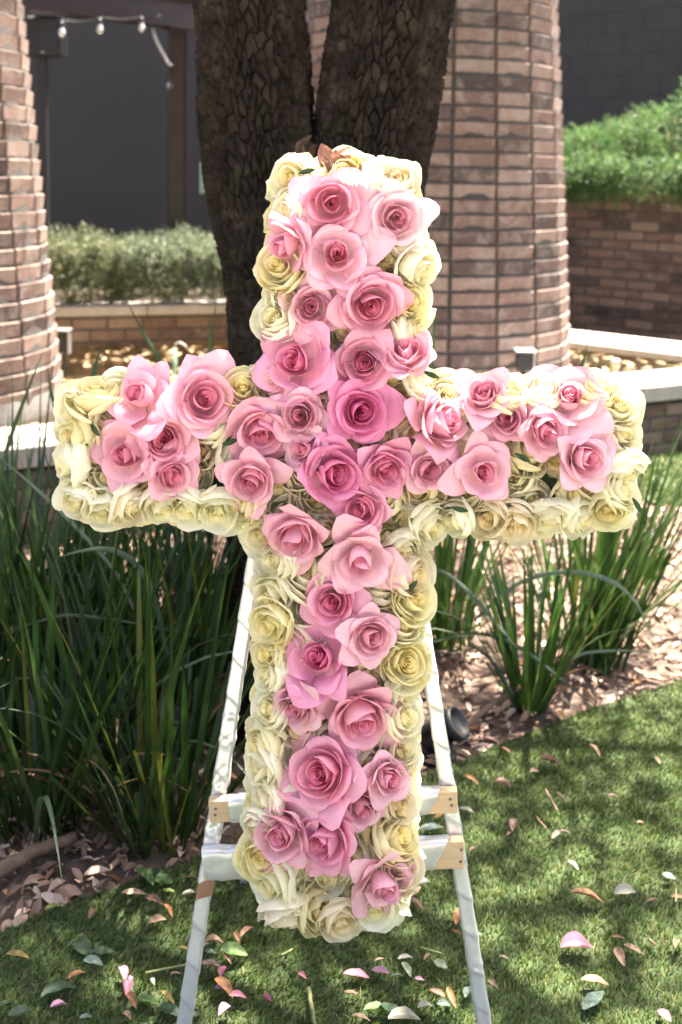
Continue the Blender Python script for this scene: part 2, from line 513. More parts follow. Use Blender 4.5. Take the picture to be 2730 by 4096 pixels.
# leaf litter and bark chips
def litter(name, n, seed, poly_not, box, zbase=-0.012, smin=.018, smax=.055):
    r = np.random.default_rng(seed)
    x = r.uniform(box[0], box[1], n); y = box[2] + (box[3] - box[2]) * r.random(n) ** 1.5
    k = np.ones(n, bool)
    for p in poly_not: k &= ~inpoly(x, y, p)
    k &= ((x - FA[0]) * fn[0] + (y - FA[1]) * fn[1]) < -0.02
    x = x[k]; y = y[k]; n = len(x)
    yaw = r.uniform(0, 2 * PI, n); pit = r.normal(0, .28, n)
    d = np.stack([np.cos(yaw) * np.cos(pit), np.sin(yaw) * np.cos(pit), np.sin(pit)], 1)
    sc = r.uniform(smin, smax, n)
    TV, TF = leaf_template(.42, 4, .35, .25)
    TV = TV - np.array([0, .5, 0])
    Mx = rotmats(d, r.normal(0, .5, n), sc)
    T = np.stack([x, y, zbase + r.uniform(.004, .020, n)], 1)
    t = r.random(n)[:, None]
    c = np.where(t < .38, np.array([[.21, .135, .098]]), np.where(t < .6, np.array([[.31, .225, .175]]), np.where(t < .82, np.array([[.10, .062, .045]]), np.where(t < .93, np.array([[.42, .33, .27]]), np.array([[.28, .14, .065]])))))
    c = c * r.uniform(.8, 1.75, (n, 1)) * (1 + .35 * np.clip((x - .3) / 1.0, 0, 1))[:, None]  # paler towards the right: sunlight on the bed put into the litter colour
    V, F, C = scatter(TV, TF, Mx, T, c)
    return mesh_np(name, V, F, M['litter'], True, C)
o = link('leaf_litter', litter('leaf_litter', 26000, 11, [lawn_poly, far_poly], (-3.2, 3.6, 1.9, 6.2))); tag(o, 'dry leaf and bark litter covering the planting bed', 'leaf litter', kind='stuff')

# ------------------------------------------------------------------ walls, basin
def M2(dirv):
    """3x3: local x along dirv (2D), local y into the picture, z up"""
    d = np.array([dirv[0], dirv[1], 0.0]); n = np.array([-dirv[1], dirv[0], 0.0])
    return np.stack([d, n, np.array([0, 0, 1.0])], 1)
def mat4(R3, loc, sc=(1, 1, 1)):
    m = Matrix(((R3[0][0] * sc[0], R3[0][1] * sc[1], R3[0][2] * sc[2], loc[0]),
                (R3[1][0] * sc[0], R3[1][1] * sc[1], R3[1][2] * sc[2], loc[1]),
                (R3[2][0] * sc[0], R3[2][1] * sc[1], R3[2][2] * sc[2], loc[2]), (0, 0, 0, 1)))
    return m
def brick_mesh(name, L, D, H, mat, bev=.004, jit=0):
    V, F = bevbox(L / 2, D / 2, H / 2, bev)
    r = np.random.default_rng(jit)
    V = np.array(V) + r.normal(0, .0011, (len(V), 3))
    mb = MB(); mb.add(V, F)
    return mb.mesh(name, mat)
def brick_wall(root, origin, dirv, length, z0, ncourse, L, H, J, depth, mat, mort, x_from=0.0, proud=.006, zcap=None, seed=0):
    """running-bond wall; front face towards the camera; each brick a child of root"""
    rnd = random.Random(seed)
    R = M2(dirv); o3 = np.array([origin[0], origin[1], 0.0])
    hh = ncourse * (H + J)
    core = MB(); core.box(o3 + R @ np.array([x_from + length / 2, depth / 2 + proud, z0 + hh / 2]), (length, depth, hh), R)
    core.build('mortar_core', mort, root)
    ms = [brick_mesh('brick', L, .09, H, mat, .0045, 50 + i) for i in range(5)]
    for k in range(ncourse):
        x = x_from - (L + J) * (0.5 if k % 2 else 0.0)
        while x < x_from + length - .02:
            a = max(x, x_from); b = min(x + L, x_from + length)
            if b - a > .03:
                c = o3 + R @ np.array([(a + b) / 2, .045 + rnd.uniform(-.002, .0025), z0 + k * (H + J) + H / 2 + J / 2])
                link('brick', rnd.choice(ms), root, mw=mat4(R, c, ((b - a) / L * rnd.uniform(.985, 1.0), 1, rnd.uniform(.97, 1.0))))
            x += L + J
    return hh
def slabs(root, origin, dirv, x0, x1, y0, y1, zt, th, n, mat):
    R = M2(dirv); o3 = np.array([origin[0], origin[1], 0.0]); st = (x1 - x0) / n
    for i in range(n):
        mb = MB(); mb.box((0, 0, 0), (st - .006, y1 - y0, th), None, .006)
        mb.build('coping_slab', mat, root, mw=mat4(R, o3 + R @ np.array([x0 + st * (i + .5), (y0 + y1) / 2, zt - th / 2])))
# front basin wall: brick, coping overhanging 3 cm
bw = tag(empty('basin_wall', (FA[0], FA[1], 0)), 'low brick seat wall with pale stone coping in front of the pond', 'wall')
def ch(root, fnc):          # build in world space, then keep in place under a moved root
    pass
bw.location = (0, 0, 0)
brick_wall(bw, FA + fn * .03, fd, 5.6, 0.0 - .02, 4, .196, .060, .012, .26, M['brick_gar'], M['mortar_dark'], -1.3, seed=3)
slabs(bw, FA, fd, -1.3, 4.3, 0.0, .36, CH, .085, 7, M['coping'])
# hedge planter wall at the back of the pond
PA = np.array(Gp(225, 1228, .56)); PB = np.array(Gp(915, 1216, .56))
pd = (PB - PA) / np.linalg.norm(PB - PA); pn = np.array([-pd[1], pd[0]])
pw = tag(empty('planter_wall'), 'low brown brick planter wall holding up the clipped grey-green hedge', 'wall')
brick_wall(pw, PA, pd, 4.4, .10, 5, .205, .066, .012, .25, M['brick_gar'], M['mortar_dark'], -1.2, seed=5)
slabs(pw, PA, pd, -1.2, 3.2, -.012, .22, .56, .062, 5, M['coping'])
# right: back coping of the pond, and the retaining brick wall behind it
QA = np.array(Gp(2275, 1316, CH)); QB = np.array(Gp(2730, 1367, CH))
qd = (QB - QA) / np.linalg.norm(QB - QA); qn = np.array([-qd[1], qd[0]])
gw = tag(empty('garden_wall'), 'tall dark brown brick retaining wall under the bright green bush', 'wall')
QW = QA * 1.17
brick_wall(gw, QW, qd, 3.0, .02, 18, .222, .0640, .0125, .25, M['brick_gar'], M['mortar_dark'], -.8, seed=8)
bc = tag(empty('pond_ledge'), 'sunlit pale stone ledge at the foot of the tall brown brick wall', 'ledge')
slabs(bc, QA, qd, -.8, 2.2, -.52, -.004, CH, .05, 3, M['coping'])
mb = MB(); R = M2(qd); o3 = np.array([QA[0], QA[1], 0]); mb.box(o3 + R @ np.array([.7, -.235, .19]), (3.0, .45, .27), R); mb.build('ledge_base', simple('ledge_base', (0.1320, 0.0960, 0.0780), .85, .2, 20, .2, 60), bc)
# water and basin floor
wpoly = [tuple(FA + fd * -1.2 + fn * .25), tuple(FA + fd * 4.3 + fn * .25), tuple(QA + qd * 1.9 - qn * .30), tuple(QA - qd * .8 - qn * .28), tuple(PA + pd * 3.0 + pn * .1), tuple(PA - pd * 1.2 + pn * .1)]
g = poly_sheet('basin_floor', wpoly, .13, M['floor_basin']); tag(g, kind='structure')
g = poly_sheet('water', wpoly, .312, M['water']); tag(g, kind='structure')
r = np.random.default_rng(21)
n = 3000
x = r.uniform(-2.6, 3.4, n); y = r.uniform(4.4, 8.2, n); k = inpoly(x, y, wpoly); x = x[k]; y = y[k]; n = len(x)
yaw = r.uniform(0, 2 * PI, n); TV, TF = leaf_template(.4, 4, .1, .1)
V, F, C = scatter(TV - [0, .5, 0], TF, rotmats(np.stack([np.cos(yaw), np.sin(yaw), 0 * yaw], 1), r.normal(0, .15, n), r.uniform(.04, .09, n)),
                  np.stack([x, y, np.where(r.random(n) < .6, .3145, .141)], 1) + np.stack([0 * x, 0 * x, r.uniform(0, .008, n)], 1), np.where(r.random((n, 1)) < .5, np.array([[.27, .21, .12]]), np.array([[.15, .10, .055]])) * r.uniform(.6, 1.3, (n, 1)))
o = link('pond_leaves', mesh_np('pond_leaves', V, F, M['litter'], True, C)); tag(o, 'tan leaves floating on and lying under the shallow pond water', 'leaf litter', kind='stuff')

# ------------------------------------------------------------------ brick columns
def column(name, label, cx, cy, rmid, zmid, taper, z0, z1, zvis, nring, phase, course, arc, base=None):
    root = tag(empty(name, (cx, cy, 0)), label, 'column', None)
    J = .012; H = course - J; D = .07
    Rz = lambda z: rmid + taper * (zmid - z)
    nco = int((z1 - z0) / course)
    core = MB(); core.lathe([(Rz(z0) - .0025, z0), (Rz(z1) - .0025, z1), (0.001, z1)], n=60); core.build('mortar_core', M['mortar'], root, False)
    ms = [brick_mesh('brick', 1.0, D, H, M['brick_col'], .002, 80 + i) for i in range(6)]
    rnd = random.Random(nring + int(cx * 10))
    rest = MB(); cnt = 0
    tilt = math.atan(taper)
    for k in range(nco):
        zc = z0 + (k + .5) * course; Rr = Rz(zc)
        wid = 2 * Rr * math.tan(PI / nring) - .019
        for i in range(nring):
            a = phase + 2 * PI * i / nring
            da = (a - arc[0]) % (2 * PI)
            R3 = Matrix.Rotation(a, 3, 'Z') @ Matrix.Rotation(PI / 2, 3, 'Z') @ Matrix.Rotation(tilt, 3, 'X') @ Matrix.Rotation(rnd.uniform(-.012, .012), 3, 'Z')
            rr = Rr - D / 2 + rnd.uniform(-.0012, .003)
            c = (rr * math.cos(a), rr * math.sin(a), zc)
            w = wid * rnd.uniform(.975, 1.0)
            if zc < zvis and da < (arc[1] - arc[0]) and cnt < 296:
                cnt += 1
                s = Matrix.Diagonal((w, 1, rnd.uniform(.955, 1.0)))
                R4 = (R3 @ s).to_4x4(); R4.translation = c
                link('brick', rnd.choice(ms), root, mw=R4)
            else:
                rest.box(c, (w, D, H), R3)
    b = rest.build('brickwork', M['brick_col'], root); tag(b, kind='stuff')
    return root
RC = atY(1702, 900, 6.42)
rc = column('brick_column', 'tapered round brick column right behind the forked tree trunk', RC[0], RC[1], .758, 1.4, .078, .14, 2.8, 2.6, 20, -PI / 2 + math.radians(-3.8), .0775, (PI + .35, 2 * PI + .25))
LC = atY(-440, 1300, 5.13)
lc = column('brick_column', 'tapered round brick column beside the dark hanging box and steel beam', LC[0], LC[1], .708, 1.0, .086, .372, 2.5, 2.4, 20, -PI / 2 + math.radians(5), .0775, (PI + .9, 2 * PI + 1.1))
for rt, c, zz in ((rc, RC, .27), (lc, LC, .372)):
    mb = MB(); mb.lathe([(.60, zz - .2), (.862 if rt is rc else .788, zz - .2), (.846 if rt is rc else .762, zz + .035), (.6, zz + .05)], n=60); mb.build('plinth_band', M['mortar'], rt, True)

# ------------------------------------------------------------------ back walls, steelwork, lights
WA = PA + pn * 2.0
R = M2(pd)
mb = MB(); mb.box(np.array([WA[0], WA[1], 0]) + R @ np.array([.2, .1, 1.5]), (6.5, .2, 3.0), R)
o = mb.build('grey_wall', M['wall_grey']); tag(o, 'smooth dark grey rendered wall behind the clipped hedge and steel post', 'wall')
# grey concrete block wall to the right
bd = np.array([math.sin(math.radians(46)), -math.cos(math.radians(46))]); B0 = np.array(atY(2500, 100, 11.0))[:2]
bl = tag(empty('block_wall'), 'dark grey painted concrete block wall above the bright green bush', 'wall')
R = M2(bd); o3 = np.array([B0[0], B0[1], 0])
mb = MB(); mb.box(o3 + R @ np.array([.6, .106, 1.6]), (7.0, .2, 3.2), R); mb.build('joint_core', M['block_joint'], bl)
bm = brick_mesh('block', .396, .1, .192, M['block'], .004, 5)
for k in range(8, 16):
    for i in range(-4, 9):
        link('block', bm, bl, mw=mat4(R, o3 + R @ np.array([.4 * (i + (.5 if k % 2 else 0)), .05, .2 * k + .09])))
# steel frame
S0 = np.array(atY(60, 35, 7.1)); S1 = np.array(atY(790, 122, 8.0)); zb = (S0[2] + S1[2]) / 2
sd = (S1 - S0)[:2]; sL = np.linalg.norm(sd); sd /= sL
sf = tag(empty('steel_frame'), 'brown steel beam on a post in front of the dark grey wall', 'steel frame')
R = M2(sd); o3 = np.array([S0[0], S0[1], 0])
mb = MB()
mb.box(o3 + R @ np.array([sL / 2 - .6, 0, zb + .10]), (sL + 1.2, .012, .176), R)
mb.box(o3 + R @ np.array([sL / 2 - .6, 0, zb + .006]), (sL + 1.2, .13, .012), R)
mb.box(o3 + R @ np.array([sL / 2 - .6, 0, zb + .194]), (sL + 1.2, .13, .012), R)
mb.build('beam', M['steel'], sf)
mb = MB(); pc = o3 + R @ np.array([sL - .16, 0, 0])
R2 = M2((math.cos(.25), math.sin(.25)))
for dx in (-.055, .055): mb.box(pc + R2 @ np.array([dx, 0, zb / 2 - .002]), (.010, .13, zb), R2)
mb.box(pc + R2 @ np.array([0, 0, zb / 2 - .002]), (.10, .009, zb), R2)
mb.build('post', M['steel'], sf)
mb = MB(); mb.box(o3 + R @ np.array([sL - .16, 0, zb - .006]), (.2, .16, .008), R); mb.build('cap_plate', M['steel'], sf)
mb = MB(); mb.box(o3 + R @ np.array([sL / 2 - .6, .25, zb + .36]), (sL + 1.6, .06, .22), R); mb.build('upper_beam', M['steel'], sf)
for px, py in ((640, 66),):
    p = atY(px, py, 7.75); mb = MB(); mb.lathe([(.001, .012), (.012, .010), (.014, 0)], p - np.array([0, .03, 0]), 10, Matrix.Rotation(PI / 2, 3, 'X')); mb.build('bolt', M['nail'], sf)
# hanging dark box with its pole
p0 = atY(105, 62, 7.25); p1 = atY(240, 222, 7.25)
sb = tag(empty('speaker_box', ((p0[0] + p1[0]) / 2, 7.35, p1[2])), 'dark hanging box under the steel beam beside the brick column', 'speaker')
w, h = p1[0] - p0[0], p0[2] - p1[2]
mb = MB(); mb.box((0, 0, h / 2), (w, .2, h), None, .01); mb.build('cabinet', M['box_dark'], sb)
mb = MB(); mb.box((0, -.104, h / 2 + .01), (w * .86, .012, h * .8), None, .004); mb.build('grille', M['black'], sb)
mb = MB(); mb.box((.0, -.112, .02), (.018, .006, .006)); mb.build('badge', M['cable'], sb)
mb = MB(); mb.box((-w * .18, .02, -p1[2] / 2), (.055, .055, p1[2] + .02)); mb.build('pole', M['box_dark'], sb)
mb = MB(); mb.tube([(w / 2 + .012, -.09, h), (w / 2 + .012, -.09, -.015)], .004, 6); mb.build('edge_trim', M['nail'], sb)
# festoon bulbs
sl = tag(empty('string_lights', (S0[0], S0[1], zb)), 'string of clear bulbs hanging from the brown steel beam', 'string lights')
def bulb(p):
    q = np.array(p) - np.array([S0[0], S0[1], zb])
    mb = MB(); mb.lathe([(.001, .036), (.012, .034), (.014, .0), (.012, -.004)], q, 12); s = mb.build('socket', M['black'], sl, True)
    mb = MB(); mb.lathe([(.011, .0), (.014, -.010), (.020, -.028), (.0215, -.040), (.018, -.053), (.010, -.062), (.001, -.065)], q, 16); mb.build('bulb', M['bulb'], sl, True)
    return q
bq = []
for px, py, yy in ((253, 110, 7.2), (404, 98, 7.35), (570, 92, 7.6), (685, 325, 7.92)):
    bq.append(bulb(atY(px, py, yy) + np.array([0, -.03, 0])))
mb = MB()
path = []
for a, b in zip(bq[:2], bq[1:3]):
    for t in np.linspace(0, 1, 8): path.append(a * (1 - t) + b * t + np.array([0, .02, .045 - .02 * math.sin(PI * t)]))
mb.tube(path, .003, 6); mb.build('cord', M['black'], sl)
cp = [atY(px, py, 7.8) - np.array([S0[0], S0[1], zb]) for px, py in ((612, 112), (622, 150), (640, 190), (660, 225), (676, 255), (690, 262))]
mb = MB(); mb.tube(cp, .009, 8); mb.build('loose_cord', M['cable'], sl, True)
mb = MB(); mb.tube([cp[-1], bq[3] + np.array([0, .01, .04])], .005, 6); mb.build('drop_cord', M['black'], sl)
# pale green notice on the wall
p = atPlane(826, 712, np.array([WA[0], WA[1], 0]), np.array([pn[0], pn[1], 0]))
mb = MB(); R = M2(pd); mb.box(p - np.array([pn[0], pn[1], 0]) * .006, (.10, .008, .24), R); mb.box(p - np.array([pn[0], pn[1], 0]) * .008, (.11, .004, .25), R)
o = mb.build('wall_sign', M['tag']); tag(o, 'pale green upright notice on the grey wall beside the trunk', 'sign')

# pond fittings
def uplight(px, py, yy, w, h, label, zb_):
    p = atY(px, py, yy); rt = tag(empty('pond_light', (p[0], p[1], zb_)), label, 'light', 'box lights at the feet of the columns')
    mb = MB(); mb.box((0, 0, h / 2), (w, w * .9, h), None, .006); mb.build('housing', M['box_dark'], rt)
    mb = MB(); mb.box((0, -.005, h + .006), (w + .02, w * .9 + .02, .012), None, .003); mb.build('hood', M['metal'], rt)
    mb = MB(); mb.box((w * .52, -.01, h / 2), (.008, w * .8, h)); mb.build('bracket', M['metal'], rt)
    mb = MB(); mb.tube([(0, 0, -zb_ + .12), (0, 0, .01)], .015, 8); mb.build('stem', M['black'], rt)
uplight(258, 1415, 6.2, .062, .125, 'small dark box light on a stem in the pond before the planter wall', .39)
uplight(2098, 1440, 5.60, .085, .095, 'small dark box light on a stem against the foot of the brick column', .45)
p = atY(700, 1425, 6.35); rt = tag(empty('pond_pipe', (p[0], p[1], .13)), 'green upright pipe with thin bent wire standing in the pond', 'pipe')
mb = MB(); mb.tube([(0, 0, 0), (0, 0, .275)], .0125, 10); mb.build('pipe', M['pipe'], rt, True)
mb = MB(); mb.tube([(0, 0, .26), (.004, 0, .30), (.03, -.01, .312), (.06, -.01, .295), (.075, -.01, .275)], .003, 6); mb.build('wire', M['cable'], rt, True)
p = atZ(2462, 1462, .312); rt = tag(empty('pond_nozzle', (p[0], p[1], .13)), 'round metal nozzle cap standing in the pond near the pale ledge', 'nozzle')
mb = MB(); mb.lathe([(.022, 0), (.022, .185), (.030, .19), (.032, .21), (.024, .22), (.001, .221)], n=18); mb.build('cap', M['metal'], rt, True)

# ------------------------------------------------------------------ shrubs
def sprigs(roots, dirs, lens, nleaf, lw, ll, cols, seed, TVF, spread=1.0, droop=0.0):
    r = np.random.default_rng(seed); n = len(roots)
    t = np.repeat(np.linspace(.12, 1, nleaf)[None], n, 0) + r.uniform(-.03, .03, (n, nleaf))
    d = dirs / np.linalg.norm(dirs, axis=1)[:, None]
    P = roots[:, None] + d[:, None] * (lens[:, None, None] * t[..., None])
    P[..., 2] -= droop * lens[:, None] * t ** 2
    P = P.reshape(-1, 3)
    rd = r.normal(0, 1, (n * nleaf, 3)); rd /= np.linalg.norm(rd, axis=1)[:, None]
    ld = np.repeat(d, nleaf, 0) * .75 + rd * spread
    sc = r.uniform(.7, 1.3, n * nleaf) * ll
    C = np.repeat(cols, nleaf, 0) * r.uniform(.8, 1.2, (n * nleaf, 1))
    V, F, C = scatter(TVF[0] * np.array([lw / ll, 1, 1]), TVF[1], rotmats(ld, r.uniform(0, 2 * PI, n * nleaf), sc), P, C)
    return V, F, C
# clipped hedge in the planter: three bushes side by side
TVF = leaf_template(1.0, 3, .2, .1, 2)
TVF = (np.array([(-.5, .45, 0), (.0, 0, 0), (.5, .45, 0), (0, 1, .05)]) * np.array([.8, 1, 1]), np.array([[1, 2, 3, 0]]))
R = M2(pd); o3 = np.array([PA[0], PA[1], 0])
for i, (x0, x1, lab, tone) in enumerate(((-1.1, .42, 'clipped grey-green hedge bush in the planter nearest the brick column', (.135, .155, .085)), (.36, 1.35, 'clipped grey-green hedge bush in the planter in front of the steel post', (.125, .155, .095)), (1.3, 3.0, 'clipped grey-green hedge bush in the planter behind the tree trunk', (.125, .15, .09)))):
    r = np.random.default_rng(60 + i); n = int(2100 * (x1 - x0))
    lx = r.uniform(x0, x1, n)
    sel = r.random(n)
    top = sel < .45
    ly = np.where(top, r.uniform(.12, .85, n), .10 + r.normal(0, .03, n)); lz = np.where(top, r.uniform(.80, .90, n), r.uniform(.565, .90, n))
    lz += .03 * np.sin(lx * 9) * top + .02 * np.sin(lx * 21 + 2)
    ly -= .03 * np.sin(lx * 13 + lz * 9) + .05 * (lz - .6)
    roots = np.stack([lx, ly, lz], 1) @ R.T + o3
    dl = np.stack([r.normal(0, .35, n), np.where(top, r.normal(0, .3, n), -.7 + r.normal(0, .3, n)), np.where(top, 1.0, .55) + r.normal(0, .2, n)], 1) @ R.T
    cols = np.array(tone)[None] * r.uniform(.65, 1.35, (n, 1)) * np.array([1, 1, 1])[None]
    V, F, C = sprigs(roots, dl, r.uniform(.06, .14, n), 16, .008, .026, cols, 70 + i, TVF, .9)
    rt = tag(empty('hedge_bush', o3 + R @ np.array([(x0 + x1) / 2, .4, .5])), lab, 'hedge', 'hedge bushes in the planter')
    off = np.array(rt.location)
    o = link('foliage', mesh_np('foliage', V - off, F, M['hedge'], False, C), rt); tag(o, kind='stuff')
    mb = MB()
    for k in range(int(14 * (x1 - x0))):
        bx = random.uniform(x0, x1); by = random.uniform(.15, .7)
        pts = [o3 + R @ np.array([bx, by, .5]) - off, o3 + R @ np.array([bx + random.uniform(-.05, .05), by, .66]) - off, o3 + R @ np.array([bx + random.uniform(-.12, .12), by + random.uniform(-.08, .08), .84]) - off]
        mb.tube(pts, [.010, .008, .004], 5)
    mb.build('stem', M['twig'], rt, True)
mb = MB(); pts = [o3 + R @ np.array([x, .06 + .01 * math.sin(x * 7), .566 + .006 * math.sin(x * 11)]) for x in np.linspace(-1.1, 2.9, 60)]
mb.tube(pts, .007, 6); o = mb.build('drip_hose', M['dripline'], None, True); tag(o, 'thin irrigation hose lying along the planter under the hedge', 'hose')
mb = MB(); mb.box(o3 + R @ np.array([1.0, .6, .47]), (4.4, .95, .16), R); o = mb.build('planter_soil', M['soil']); tag(o, kind='structure')
# bright green bush above the retaining wall: mounds spilling over
R = M2(qd); o3 = np.array([QW[0], QW[1], 0]); WT = .02 + 18 * .0765
mb = MB(); mb.box(o3 + R @ np.array([.6, .85, WT - .2]), (3.2, 1.2, .36), R); o = mb.build('raised_bed_soil', M['soil']); tag(o, kind='structure')
for i, (cx, cy, rx, ry, rz, lab) in enumerate(((.02, .50, .48, .5, .42, 'bright green feathery bush spilling over the brick wall beside the column'),
                                              (.70, .58, .60, .5, .66, 'tallest bright green feathery bush spilling over the brown brick wall'),
                                              (1.5, .55, .62, .5, .62, 'bright green feathery bush at the far end of the brown brick wall'))):
    r = np.random.default_rng(90 + i); n = 2300
    d = r.normal(0, 1, (n, 3)); d[:, 2] = np.abs(d[:, 2]) * 1.0 - .25; d /= np.linalg.norm(d, axis=1)[:, None]
    d[:, 1] = np.where(d[:, 1] > .5, -d[:, 1], d[:, 1])
    rr = r.uniform(.62, 1.0, n) ** .6
    wob = 1 + .13 * np.sin(d[:, 0] * 7 + i) * np.sin(d[:, 2] * 8)
    lp = np.stack([cx + d[:, 0] * rx * rr * wob, cy + d[:, 1] * ry * rr * wob, WT + .02 + d[:, 2] * rz * rr * wob], 1)
    sp = (r.random(n) < .28)                      # those that hang over the wall's face
    lp[sp, 1] = r.uniform(-.16, -.02, sp.sum()); lp[sp, 2] = WT + r.uniform(-.07, .2, sp.sum()); lp[sp, 0] = cx + r.uniform(-1, 1, sp.sum()) * rx
    roots = lp @ R.T + o3
    dl = d + r.normal(0, .35, (n, 3)); dl[sp] = np.stack([r.normal(0, .3, sp.sum()), np.full(sp.sum(), -.6), r.normal(-.35, .35, sp.sum())], 1)
    cols = np.where(r.random((n, 1)) < .5, np.array([[.095, .165, .048]]), np.array([[.050, .115, .036]])) * r.uniform(.7, 1.35, (n, 1))
    V, F, C = sprigs(roots, dl @ R.T, r.uniform(.08, .18, n), 18, .0085, .028, cols, 95 + i, TVF, .8, .35)
    rt = tag(empty('feathery_bush', o3 + R @ np.array([cx, cy, WT])), lab, 'bush', 'bright green bushes on the brick wall')
    off = np.array(rt.location)
    o = link('foliage', mesh_np('foliage', V - off, F, M['fern'], False, C), rt); tag(o, kind='stuff')
    mb = MB()
    for k in range(14):
        a = random.uniform(0, 2 * PI); q = random.uniform(.3, .8)
        mb.tube([R @ np.array([.05 * math.cos(a), .05 * math.sin(a), -.05]), R @ np.array([rx * q * .6 * math.cos(a), ry * q * .6 * math.sin(a), rz * .45]), R @ np.array([rx * q * math.cos(a), ry * q * math.sin(a), rz * .8])], [.012, .008, .004], 5)
    mb.build('stem', M['twig'], rt, True)

# ------------------------------------------------------------------ the forked tree
def cellnoise(a, h, ca, chh, seed, wrap=None):
    """F1, F2 and cell id of a jittered, brick-offset grid in (a, h)"""
    gx = a / ca; gy = h / chh
    iy = np.floor(gy).astype(int); F1 = np.full(a.shape, 9.0); F2 = np.full(a.shape, 9.0); ID = np.zeros(a.shape)
    def hsh(i, j, k):
        v = np.sin(i * 127.1 + j * 311.7 + k * 74.7 + seed * 13.3) * 43758.5453
        return v - np.floor(v)
    for dj in (-1, 0, 1):
        j = iy + dj
        off = 0.5 * (j % 2) + .35 * hsh(j * 0, j, 9)
        ix = np.floor(gx - off).astype(int)
        for di in (-1, 0, 1):
            i = ix + di
            iw = i % wrap if wrap else i
            px = i + off + .5 + (hsh(iw, j, 1) - .5) * .8; py = j + .5 + (hsh(iw, j, 2) - .5) * .9
            d = np.sqrt((gx - px) ** 2 + (gy - py) ** 2)
            n1 = d < F1
            F2 = np.where(n1, F1, np.minimum(F2, d)); ID = np.where(n1, hsh(iw, j, 3), ID); F1 = np.where(n1, d, F1)
    return F1, F2, ID
def bark_tube(P, rx, ry, nang, nlen, seed, amp=.016, name='trunk', parent=None, ca=.0165, chh=.044, dens=lambda q: q):
    P = np.array(P, float); rx = np.array(rx, float); ry = np.array(ry, float)
    L = np.r_[0, np.cumsum(np.linalg.norm(np.diff(P, axis=0), axis=1))]
    t = dens(np.linspace(0, 1, nlen)) * L[-1]
    # smooth interpolation
    def sm(y):
        out = np.interp(t, L, y); k = max(3, nlen // 20) | 1
        pad = np.pad(out, k // 2, mode='edge'); pad2 = np.convolve(pad, np.ones(k) / k, 'valid'); pad2[0] = out[0]; pad2[-1] = out[-1]; return pad2
    Q = np.stack([sm(P[:, i]) for i in range(3)], 1); RX = sm(rx); RY = sm(ry)
    q_ = np.linspace(0, 1, nang, endpoint=False)
    th = -PI / 2 + 2 * PI * q_ + .62 * np.sin(2 * PI * (q_ - .5))          # finer towards the lawn
    TH, HH = np.meshgrid(th, t)
    ra = (rx.mean() + ry.mean()) / 2
    wrap = max(6, int(round(2 * PI * ra / ca))); cae = 2 * PI / wrap
    warp = cae * (.30 * np.sin(HH * 11 + 2 * np.sin(TH * 2)) + .10 * np.sin(HH * 53 + TH * 4) + .08 * np.sin(HH * 121 + TH * 11))
    hw = HH + chh * (.30 * np.sin(TH * wrap * .31 + HH * 9) + .15 * np.sin(TH * wrap * .83))
    F1, F2, ID = cellnoise(TH + warp, hw, cae, chh, seed, wrap)
    pl = np.clip((F2 - F1 - .05) / .13, 0, 1)
    G1, G2, ID2 = cellnoise(TH + warp * .7 + .3, hw, cae * .5, chh * .37, seed + 5, wrap * 2)
    pl2 = np.clip((G2 - G1) / .22, 0, 1)
    d = amp * (pl * (.55 + .7 * ID) + .22 * pl2 * (.4 + ID2) - .75) + .006 * np.sin(TH * 2 + HH * 4) + .005 * np.sin(TH * 5 - HH * 7)
    d += RNG.normal(0, .0005, d.shape)
    V = np.stack([Q[:, 0:1] + (RX[:, None] + d) * np.cos(TH), Q[:, 1:2] + (RY[:, None] + d) * np.sin(TH), np.repeat(Q[:, 2:3], nang, 1)], -1)
    c = (.58 + .28 * ID + .16 * ID2) ; C = np.stack([c, c * (.96 + .08 * ID), c * (.9 + .12 * (1 - ID))], -1).reshape(-1, 3)
    m = mesh_np(name, V.reshape(-1, 3), grid_faces(nlen, nang, True), M['bark'], True, C)
    return link(name, m, parent)
TY = 2.80
DN = lambda q: np.where(q < .8, q * .5, .4 + (q - .8) * 3.0)
def tx(px, py): p = atY(px, py, TY); return (p[0], TY, p[2])
tree = empty('forked_tree', (tx(1240, 3100)[0], TY, 0)); tag(tree, 'dark rough-barked tree forking into two stems right behind the flower cross', 'tree')
TL = np.array(tree.location)
def rel(pts): return [tuple(np.array(p) - TL) for p in pts]
tp = [(tx(1240, 3100)[0], TY, -.06), tx(1240, 2950), tx(1243, 2500), tx(1250, 2000), tx(1262, 1500), tx(1268, 1150), tx(1268, 900), tx(1266, 760), tx(1264, 690)]
bark_tube(rel(tp), [.27, .225, .203, .203, .207, .224, .243, .225, .17], [.26, .21, .19, .18, .18, .17, .16, .14, .10], 260, 560, 1, parent=tree)
lp = [tx(1160, 1250), tx(1110, 1000), tx(1070, 800), tx(1033, 600), tx(1012, 300), tx(992, 0)]
q = np.array(lp[-1]); lp += [tuple(q + np.array([-.10, .05, .6])), tuple(q + np.array([-.35, .25, 1.3])), tuple(q + np.array([-.7, .6, 2.1]))]
bark_tube(rel(lp), [.13, .135, .133, .128, .128, .128, .115, .09, .05], [.12, .13, .13, .128, .125, .125, .115, .09, .05], 230, 560, 2, parent=tree, name='limb', dens=DN)
lp2 = [tx(1400, 1250), tx(1440, 1000), tx(1458, 850), tx(1475, 650), tx(1520, 320), tx(1568, 0)]
q2 = np.array(lp2[-1]); lp2 += [tuple(q2 + np.array([.16, .08, .6])), tuple(q2 + np.array([.45, .4, 1.3])), tuple(q2 + np.array([.9, .9, 2.1]))]
bark_tube(rel(lp2), [.13, .138, .138, .136, .138, .142, .12, .09, .05], [.12, .13, .135, .135, .135, .135, .12, .09, .05], 230, 560, 3, parent=tree, name='limb', dens=DN)
